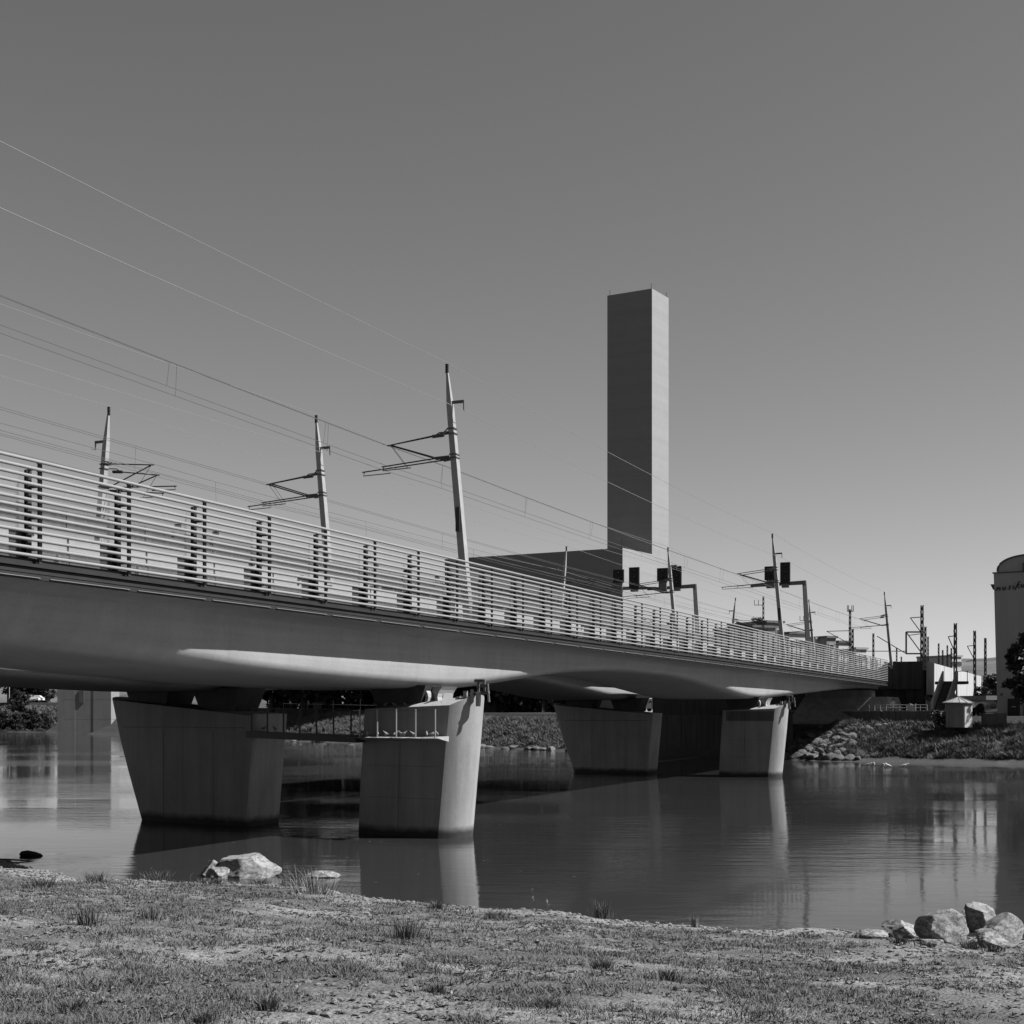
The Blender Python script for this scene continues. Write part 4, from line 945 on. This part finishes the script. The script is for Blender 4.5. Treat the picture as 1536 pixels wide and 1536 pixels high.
far_house('dark flat house behind the trees at far left', 22, 71, 1029, 380, 7, M['darkwall'], M['roof'], (5, 1), 'street_house')
lpz = px(14, 1050, 318); lpp = thing('lamp_post', 'thin pale lamp post under the leftmost tree', 'lamp post', (lpz.x, 318, 6.9)); MB().tube([(0, 0, 0), (0, 0, 4.2)], .07, 6).build('pole', M['facade_pale'], lpp, local=True); MB().box(-.15, .5, -.1, .1, 4.2, 4.3).build('lamp_head', M['mid'], lpp, local=True)
# box and fence posts on the left promenade
bxp = street_z(476, 14.5); tag(MB().box(bxp.x - .8, bxp.x + .7, bxp.y, bxp.y + .6, bxp.z - .1, bxp.z + 1.35).build('switch_cabinet', M['facade_mid']), 'grey switch cabinet on the far promenade above the catwalk', 'cabinet')
lr = thing('promenade_railing', 'thin pale railing on the far promenade left of the nearest pier', 'railing', street_z(500, 13.6))
lra = np.linspace(far_at(425, 13.6), far_at(562, 13.6), 8)
MB().tube([far_pt(a, 13.6) + Vector((0, 0, 1.0)) for a in lra], .05, 5).build('bar', M['mast'], lr)
for a in lra[::2]: MB().tube([far_pt(a, 13.6) + Vector((0, 0, -.2)), far_pt(a, 13.6) + Vector((0, 0, 1.7))], .05, 5).build('post', M['mast'], lr)

# ------------------------------------------------------------------ people
def person(label, loc, rz, top, bottom, pose):
    root = thing('person', label, 'person', loc, rz)
    J = {'pelvis': (0, 0, .95), 'chest': (.04, 0, 1.32), 'neck': (.06, 0, 1.5), 'head': (.09, 0, 1.64), 'crown': (.09, 0, 1.76)}
    if pose == 'walk': lg = {1: ((.16, .1, .5), (.1, .1, .06), (.26, .1, .03)), -1: ((.05, -.1, .5), (-.22, -.1, .1), (-.08, -.1, .03))}; ar = {1: ((.06, .22, 1.12), (.3, .24, 1.0)), -1: ((.06, -.22, 1.12), (.34, -.2, .98))}
    else: lg = {1: ((.02, .1, .5), (0, .1, .06), (.16, .1, .03)), -1: ((.02, -.1, .5), (0, -.1, .06), (.16, -.1, .03))}; ar = {1: ((.0, .24, 1.12), (.1, .24, .88)), -1: ((.0, -.24, 1.12), (.1, -.24, .88))}
    vs = [J['pelvis'], J['chest'], J['neck'], J['head'], J['crown']]; es = [(0, 1), (1, 2), (2, 3), (3, 4)]; rd = [(.15, .13), (.17, .13), (.06, .06), (.095, .085), (.07, .07)]
    for sg in (1, -1):
        b = len(vs); vs += [(0, sg * .1, .88), *lg[sg]]; es += [(0, b), (b, b + 1), (b + 1, b + 2), (b + 2, b + 3)]; rd += [(.1, .1), (.07, .07), (.05, .05), (.04, .04)]
        b = len(vs); vs += [(.04, sg * .18, 1.42), *ar[sg]]; es += [(1, b), (b, b + 1), (b + 1, b + 2)]; rd += [(.07, .07), (.045, .045), (.035, .035)]
    me = bpy.data.meshes.new('body'); me.from_pydata(vs, es, []); o = link('body', me, root)
    md = o.modifiers.new('skin', 'SKIN'); 
    me.skin_vertices[0].data[0].use_root = True
    for sv_, r2 in zip(me.skin_vertices[0].data, rd): sv_.radius = r2
    o.modifiers.new('sub', 'SUBSURF').levels = 2; o.modifiers['sub'].render_levels = 2
    bpy.context.view_layer.update(); dg = bpy.context.evaluated_depsgraph_get(); nm = bpy.data.meshes.new_from_object(o.evaluated_get(dg)); o.modifiers.clear(); o.data = nm
    for m_ in (top, bottom, M['skin']): nm.materials.append(m_)
    while len(nm.materials) > 3: nm.materials.pop(index=0)
    for p_ in nm.polygons:
        z = p_.center.z; p_.material_index = 2 if z > 1.5 or (abs(p_.center.y) > .17 and z < 1.03 and z > .8) else (0 if z > .92 else 1); p_.use_smooth = True
    h = MB(); h.lathe([(.02, 1.80), (.075, 1.78), (.1, 1.70), (.095, 1.63)], (.075, 0, 0), 10); h.build('hair', M['cloth_dark'], root, local=True, smooth=True)
    return root
pp = street_z(1338, 13.9); person('small figure in pale top leaning at the railing under the bridge end', (pp.x, pp.y, pp.z), R(-60), M['cloth_white'], M['cloth_dark'], 'walk')
pp = street_z(463, 14.0); person('small figure in white on the promenade above the catwalk', (pp.x, pp.y, pp.z), R(-150), M['cloth_white'], M['cloth_dark'], 'stand')
pp = far_pt(far_at(1361, 12.2), 12.3); bn = MB()
for k in range(8):
    x_ = k * .09; bn.add([(pp.x + x_, pp.y - x_ * .55 - .12 + .05 * math.sin(k * 2), 4.62), (pp.x + x_ + .09, pp.y - (x_ + .09) * .55 - .12 + .05 * math.sin(k * 2 + 2), 4.62), (pp.x + x_ + .09, pp.y - (x_ + .09) * .55 - .12 + .05 * math.sin(k * 2 + 2), 5.25 + .12 * math.sin(k)), (pp.x + x_, pp.y - x_ * .55 - .12 + .05 * math.sin(k * 2), 5.25 + .12 * math.sin(k - 1))], [(0, 1, 2, 3)])
o = bn.build('cloth_banner', M['cloth_white']); md = o.modifiers.new('thick', 'SOLIDIFY'); md.thickness = .02; tag(o, 'white cloth hung on the promenade railing right of the small figure', 'banner')

# ================================================================== BIRDS
def pigeon_mesh(mat, name='pigeon'):
    bm = bmesh.new()
    def ell(c, s, seg=8):
        g = bmesh.ops.create_icosphere(bm, subdivisions=2, radius=1); 
        for v in g['verts']: v.co = Vector((v.co.x * s[0], v.co.y * s[1], v.co.z * s[2])) + Vector(c)
    prof = [(-.20, .012, .135), (-.15, .025, .145), (-.08, .055, .16), (0, .072, .175), (.06, .062, .2), (.09, .04, .235), (.105, .032, .26), (.125, .03, .275), (.145, .018, .27), (.17, .004, .262)]
    mb = MB(); mb.loft([[Vector((x, r * math.cos(2 * math.pi * k / 8), z + r * math.sin(2 * math.pi * k / 8))) for k in range(8)] for x, r, z in prof])
    for y in (-.025, .025): mb.tube([(.0, y, .13), (.005, y, 0)], .008, 4)
    bm.free(); me = bpy.data.meshes.new(name); me.from_pydata([tuple(v) for v in mb.v], [], mb.f); me.polygons.foreach_set('use_smooth', [True] * len(me.polygons)); me.materials.append(mat); return me
pg = pigeon_mesh(M['bird']); r = random.Random(2)
ledge_a = sorted([25.6, 25.4, 25.0, 24.55, 24.2, 23.75, 23.55, 23.35, 22.95, 22.4, 22.2, 21.95], reverse=True)
for i, a in enumerate(ledge_a):
    o = link('pigeon', pg); o.scale = (.7, .7, .8); o.location = RP(P1, a, -hw - r.uniform(.45, .7), -.905); o.rotation_euler = (0, 0, r.uniform(0, 6.28)); tag(o, '%s pigeon from the left on the ledge of the nearest pier' % ORD[i], 'pigeon', 'pigeons on the pier')
rim_a = sorted([25.2, 24.7, 24.3, 23.8, 23.4, 22.85, 22.5, 22.3, 22.1], reverse=True)
for i, a in enumerate(rim_a):
    o = link('pigeon', pg); o.scale = (.7, .7, .8); o.location = RP(P1, a, -hw + .25, .125); o.rotation_euler = (0, 0, r.uniform(0, 6.28)); tag(o, '%s pigeon from the left along the top rim of the nearest pier' % ORD[i], 'pigeon', 'pigeons on the pier')
for i, a in enumerate((30.4, 29.9, 29.2, 28.9, 28.2, 27.6)):
    o = link('pigeon', pg); o.scale = (.7, .7, .8); o.location = RP(P1, a, -1.3 + .05 * i, -.86 + .026 * (a - 26.3)); o.rotation_euler = (0, 0, r.uniform(0, 6.28)); tag(o, '%s dark bird from the left on the shaded catwalk' % ORD[i], 'pigeon', 'birds on the catwalk')
pgw = pigeon_mesh(M['birdwhite'], 'duck')
for i, (x, y) in enumerate(((1303, 1150), (1310, 1149.5), (1324, 1151), (1332, 1151), (1357, 1151))):
    Y = EYE * F / (y - Y0); o = link('water_bird', pgw); o.location = (px(x, 0, Y).x, Y, -.12); o.scale = (2, 2, 1.6); o.rotation_euler = (0, 0, r.uniform(0, 6)); tag(o, '%s small white bird from the left on the water below the boulders' % ORD[i], 'water bird', 'white birds on the water')

# ================================================================== FOREGROUND
def nearY(x, y):
    """ground point of the near bank seen at a photo pixel"""
    lo, hi = 6.0, 60.0
    for _ in range(40):
        m_ = (lo + hi) / 2; q = px(x, y, m_)
        if q.z > max(0.0, near_z(q.x, m_)): lo = m_
        else: hi = m_
    q = px(x, y, lo); q.z = max(-.02, near_z(q.x, lo)); return q
def rock(label, x0, x1, y0, y1, seed, mat='rock', depth=.8, rz=0.0, group='boulders at the right', tilt=0, name='boulder', planes=9, cuts=()):
    b = nearY((x0 + x1) / 2, y1 - 3); W = (x1 - x0) / F * b.y; H = (y1 - y0) / F * b.y
    o = link(name, rock_mesh(name, seed, M[mat], 5, planes, .06, cuts)); b.y += W * depth * .4; b.x = px((x0 + x1) / 2, 0, b.y).x
    o.location = b + Vector((0, 0, H * .36)); o.rotation_euler = (0, tilt, rz); bpy.context.view_layer.update()
    # fit the mesh to the wanted size
    co = [o.matrix_basis.to_3x3() @ v.co for v in o.data.vertices]
    ex = max(c.x for c in co) - min(c.x for c in co); ez = max(c.z for c in co) - min(c.z for c in co); ey = max(c.y for c in co) - min(c.y for c in co)
    o.rotation_euler = (0, 0, 0)
    for v, c in zip(o.data.vertices, co): v.co = Vector((c.x * W / ex, c.y * W * depth / ey, c.z * H * 1.35 / ez))
    mxz = max(v.co.z for v in o.data.vertices); o.location.z = b.z + H - mxz
    mnx = min(v.co.x for v in o.data.vertices); mxx = max(v.co.x for v in o.data.vertices); o.location.x -= (mnx + mxx) / 2
    return tag(o, label, 'boulder', group)
rock('large angular boulder with a dark left face, front of the right group', 1371, 1452, 1369, 1418, 3, rz=.4)
rock('dark tall boulder standing behind the others at the right', 1446, 1492, 1357, 1402, 5, depth=1.0, rz=1.2)
rock('small pale boulder peeping between the dark and the angular boulder', 1424, 1462, 1367, 1396, 6, depth=.9)
rock('broad pale boulder at the right edge', 1463, 1541, 1376, 1420, 9, depth=.9, rz=.2)
rock('round low boulder in front of the broad one at the right edge', 1464, 1513, 1398, 1425, 12, depth=.9)
rock('flat pale slab left of the angular boulder', 1320, 1376, 1384, 1410, 14, depth=.9, rz=.8)
rock('thin flat slab, leftmost of the right group', 1280, 1330, 1399, 1411, 17, depth=.8)
rock('small flat stone in front of the angular boulder', 1379, 1416, 1412, 1421, 18, depth=.7)
rock('large pale boulder at the water edge on the left', 322, 422, 1286, 1321, 23, depth=.8, group='boulders at the left water edge', planes=5, cuts=[((-.25, -.1, 1), .42), ((.8, -.3, .75), .5), ((-.6, -.8, .25), .45), ((.2, -1, .35), .5), ((-1, 0, .3), .7)])
rock('darker upright boulder left of the large pale one', 300, 332, 1293, 1318, 25, depth=1.0, group='boulders at the left water edge')
rock('small low boulder in front of the left group', 308, 346, 1304, 1322, 27, depth=1.0, group='boulders at the left water edge')
rock('flat half sunken stone right of the left boulders', 455, 512, 1309, 1320, 29, depth=.5, group='boulders at the left water edge')
# floating log
lg = px(46, 1284, EYE * F / (1284 - Y0)); lo = MB(); lo.tube([(-.34, 0, .02), (-.28, .02, .07), (-.1, 0, .09), (.12, .02, .06), (.3, .03, .03), (.36, .03, 0)], [.04, .08, .09, .075, .045, .02], 10)
o = lo.build('driftwood_log', M['wood'], smooth=True); o.location = (lg.x, lg.y, 0); tag(o, 'short dark log lying in the water at the left edge', 'log')
lo = MB(); lo.tube([(-.9, .3, .0), (-.3, .1, .05), (.3, 0, .04), (.8, -.1, .0)], [.015, .03, .025, .01], 8); o = lo.build('driftwood_branch', M['wood'], smooth=True); lg = px(12, 1292, EYE * F / (1292 - Y0)); o.location = (lg.x, lg.y, 0); tag(o, 'thin dark branch at the water line left of the log', 'branch')

# pebbles (stuff)
nr = np.random.RandomState(4); r = random.Random(9)
V = []; Fc = []
ico = bmesh.new(); bmesh.ops.create_icosphere(ico, subdivisions=1, radius=1); iv = [v.co.copy() for v in ico.verts]; ifc = [tuple(v.index for v in f.verts) for f in ico.faces]; ico.free()
n = 0
while n < 9000:
    y = 9 + 34 * r.random() ** 1.1; x = r.uniform(-.42, .42) * y
    d = near_wl(x) - y
    if d < -.25: continue
    g = gravelness(x, y)
    if g < r.uniform(-.15, .75): continue
    sz = .007 + .034 * r.random() ** 5; sz *= (1 + .02 * y)
    z = near_z(x, y); b = len(V); fl = r.uniform(.4, .7); an = r.uniform(0, 6.28); ca, sa = math.cos(an), math.sin(an); el = r.uniform(.7, 1.4)
    for q in iv:
        k = 1 + r.uniform(-.18, .18); X_, Y_ = q.x * sz * el * k, q.y * sz * k; V.append((x + X_ * ca - Y_ * sa, y + X_ * sa + Y_ * ca, z + q.z * sz * fl * k + sz * .2))
    Fc += [tuple(i + b for i in f) for f in ifc]; n += 1
me = bpy.data.meshes.new('gravel'); me.from_pydata(V, [], Fc); me.materials.append(M['pebble']); o = link('gravel', me); o['kind'] = 'stuff'; o['label'] = 'pale pebbles and gravel strewn over the near bank'; o['category'] = 'gravel'

# flecks of foam and leaves drifting on the river (stuff)
V = []; Fc = []
for k in range(150):
    y = r.uniform(34, 75); x = r.uniform(-.3, .42) * y
    if near_wl(x) > y - .5: continue
    b = len(V); z_ = r.uniform(.012, .035); m_ = 5
    V += [(x + z_ * r.uniform(.7, 1.8) * math.cos(6.28 * q / m_), y + z_ * r.uniform(.7, 1.2) * math.sin(6.28 * q / m_), .006) for q in range(m_)]; Fc.append(tuple(range(b, b + m_)))
me = bpy.data.meshes.new('drifting_leaves'); me.from_pydata(V, [], Fc); me.materials.append(M['stalk']); o = link('drifting_leaves', me); o['kind'] = 'stuff'; o['label'] = 'small pale leaves drifting on the river'; o['category'] = 'leaves'
# grass blades (stuff)
def blade(V, Fc, p, h, wd, an, lean, la):
    dx, dy = math.cos(an) * wd, math.sin(an) * wd; b = len(V); ex, ey = math.cos(la) * lean * h, math.sin(la) * lean * h
    V += [(p[0] - dx, p[1] - dy, p[2] - .01), (p[0] + dx, p[1] + dy, p[2] - .01), (p[0] + dx * .6 + ex * .4, p[1] + dy * .6 + ey * .4, p[2] + h * .6), (p[0] - dx * .6 + ex * .4, p[1] - dy * .6 + ey * .4, p[2] + h * .6), (p[0] + ex, p[1] + ey, p[2] + h)]
    Fc += [(b, b + 1, b + 2, b + 3), (b + 3, b + 2, b + 4)]
V = []; Fc = []; n = 0
while n < 120000:
    y = 9 + 34 * r.random() ** 1.25; x = r.uniform(-.42, .42) * y; d = near_wl(x) - y
    if d < .5: continue
    den = .55 * noise.noise((x * .5, y * .5, 20)) + .7 * noise.noise((x * 1.9, y * 1.9, 21)) + .35 * noise.noise((x * 5, y * 5, 22)) - .9 * gravelness(x, y) + .02
    if den < r.uniform(-.15, .4): continue
    z = near_z(x, y); big = max(0, noise.noise((x * 1.5, y * 1.5, 33)))
    c = r.randint(2, 4)
    for k in range(c):
        blade(V, Fc, (x + r.gauss(0, .03), y + r.gauss(0, .03), z), (.014 + .11 * big ** 1.3 + .05 * r.random() ** 4) * (1 + .008 * y), .0022 + .0002 * y, r.uniform(0, 6.28), r.uniform(.3, 1.9), r.uniform(0, 6.28)); n += 1
me = bpy.data.meshes.new('bank_grass'); me.from_pydata(V, [], Fc); me.materials.append(M['grass']); o = link('bank_grass', me); o['kind'] = 'stuff'; o['label'] = 'short patchy grass covering the near bank'; o['category'] = 'grass'
# low broadleaf weeds (stuff)
V = []; Fc = []; n = 0
while n < 5200:
    y = 9 + 30 * r.random() ** 1.3; x = r.uniform(-.42, .42) * y; d = near_wl(x) - y
    if d < .7 or .6 * noise.noise((x * .8, y * .8, 50)) + .6 * noise.noise((x * 3, y * 3, 51)) < r.uniform(-.1, .4): continue
    z = near_z(x, y); rr = r.uniform(.014, .042) * (1 + .015 * y); m_ = r.randint(4, 8)
    for k in range(m_):
        an = 6.28 * k / m_ + r.uniform(-.4, .4); ca, sa = math.cos(an), math.sin(an); ln = rr * r.uniform(.8, 1.6); wd = ln * .32; up = ln * r.uniform(.1, .7); b = len(V)
        V += [(x, y, z), (x + ca * ln * .5 - sa * wd, y + sa * ln * .5 + ca * wd, z + up * .8), (x + ca * ln, y + sa * ln, z + up * .6), (x + ca * ln * .5 + sa * wd, y + sa * ln * .5 - ca * wd, z + up * .8)]; Fc.append((b, b + 1, b + 2, b + 3)); n += 1 / 6
me = bpy.data.meshes.new('bank_weeds'); me.from_pydata(V, [], Fc); me.materials.append(M['weed']); o = link('bank_weeds', me); o['kind'] = 'stuff'; o['label'] = 'low broad leaved weeds scattered over the near bank'; o['category'] = 'weeds'
# single tufts and weeds
def tuft(label, x, y, wpx, hpx, mat='tuft', n=150, seed=0, stiff=.8, cat='grass tuft', name='grass_tuft', group='grass tufts on the near bank'):
    p_ = nearY(x, y); H = hpx / F * p_.y; W = wpx / F * p_.y; r = random.Random(seed + int(x)); V = []; Fc = []
    for k in range(n):
        rr = abs(r.gauss(0, .22)) * W; an = r.uniform(0, 6.28); h = H * r.uniform(.45, 1.1); la = an + r.gauss(0, .5)
        blade(V, Fc, (rr * math.cos(an), rr * math.sin(an), near_z(p_.x + rr * math.cos(an), p_.y + rr * math.sin(an)) - p_.z - .01), h, .0025 + .0002 * p_.y, r.uniform(0, 6.28), r.uniform(.15, stiff) * min(1.6, W / H * .5), la)
    me = bpy.data.meshes.new(name); me.from_pydata(V, [], Fc); me.materials.append(M[mat]); o = link(name, me); o.location = p_; return tag(o, label, cat, group)
for a in [('spiky tuft alone at the water edge right of centre', 905, 1378, 40, 30, 'tuft', 130), ('dark tuft near the lower left corner', 112, 1520, 60, 28), ('dark dense tuft at lower left of centre', 400, 1515, 55, 28), ('tall dark tuft left, below the gravel spit', 132, 1388, 46, 34), ('spiky tuft at the bottom left, leaves spread wide', 210, 1478, 60, 24, 'tuft', 80),
          ('dark tuft at the bottom edge left of centre', 305, 1535, 52, 24), ('small spiky tuft left of centre', 226, 1380, 32, 22), ('leafy dark weed clump in the centre', 608, 1408, 62, 34, 'tuft', 200), ('dark weed clump at the left end of the bank by the gravel', 60, 1332, 70, 20, 'tuft', 200), ('dense dark tuft left of the left boulders', 145, 1325, 56, 20, 'tuft', 160),
          ('round dark tuft just left of the left boulders', 236, 1318, 70, 16, 'tuft', 160), ('dry tall grass standing at the water right of the left boulders', 470, 1340, 110, 40, 'stalk', 150), ('low bushy tuft right of centre', 905, 1453, 50, 22), ('wide tuft right of centre near the bottom', 1000, 1470, 60, 22, 'tuft', 170),
          ('pale dry tuft at the water edge right of the spiky one', 1043, 1391, 26, 24, 'stalk', 60), ('small weed in front of the flat slab at right', 1350, 1415, 30, 14), ('small tuft on the bare gravel patch', 745, 1378, 36, 14), ('small tuft at the edge of the bare gravel patch', 655, 1363, 36, 14), ('tuft at lower centre', 655, 1490, 50, 22), ('weed tuft at the foot of the angular boulder', 1392, 1421, 34, 12), ('weed tuft between the angular and the low boulder', 1457, 1424, 36, 16), ('weed tuft in front of the low round boulder', 1490, 1428, 40, 12), ('weed tuft at the foot of the left boulders', 318, 1326, 44, 10), ('weed tuft right below the large left boulder', 392, 1326, 52, 11), ('tuft at the lower right of centre', 820, 1510, 44, 18)]:
    tuft(*a)
# single tall stalks
for lb, x, y, h in (('single thin stalk standing at the water edge, centre', 797, 1366, 32), ('thin stalk left of the spiky tuft', 820, 1368, 16), ('tall thin dry stalk right of the bottom centre', 1142, 1462, 50)):
    p_ = nearY(x, y); q = MB(); H = h / F * p_.y; q.tube([(0, 0, -.02), (.02, 0, H * .5), (-.01, 0, H)], [.008, .006, .004], 4); rr = random.Random(int(x))
    for k in range(7): z = H * (.4 + .6 * k / 7); a = rr.uniform(0, 6.28); q.tube([(.01, 0, z), (.01 + .05 * math.cos(a), .05 * math.sin(a), z + .05)], [.008, .012], 4)
    o = q.build('dry_stalk', M['stalk']); o.location = p_; tag(o, lb, 'weed', 'single stalks')
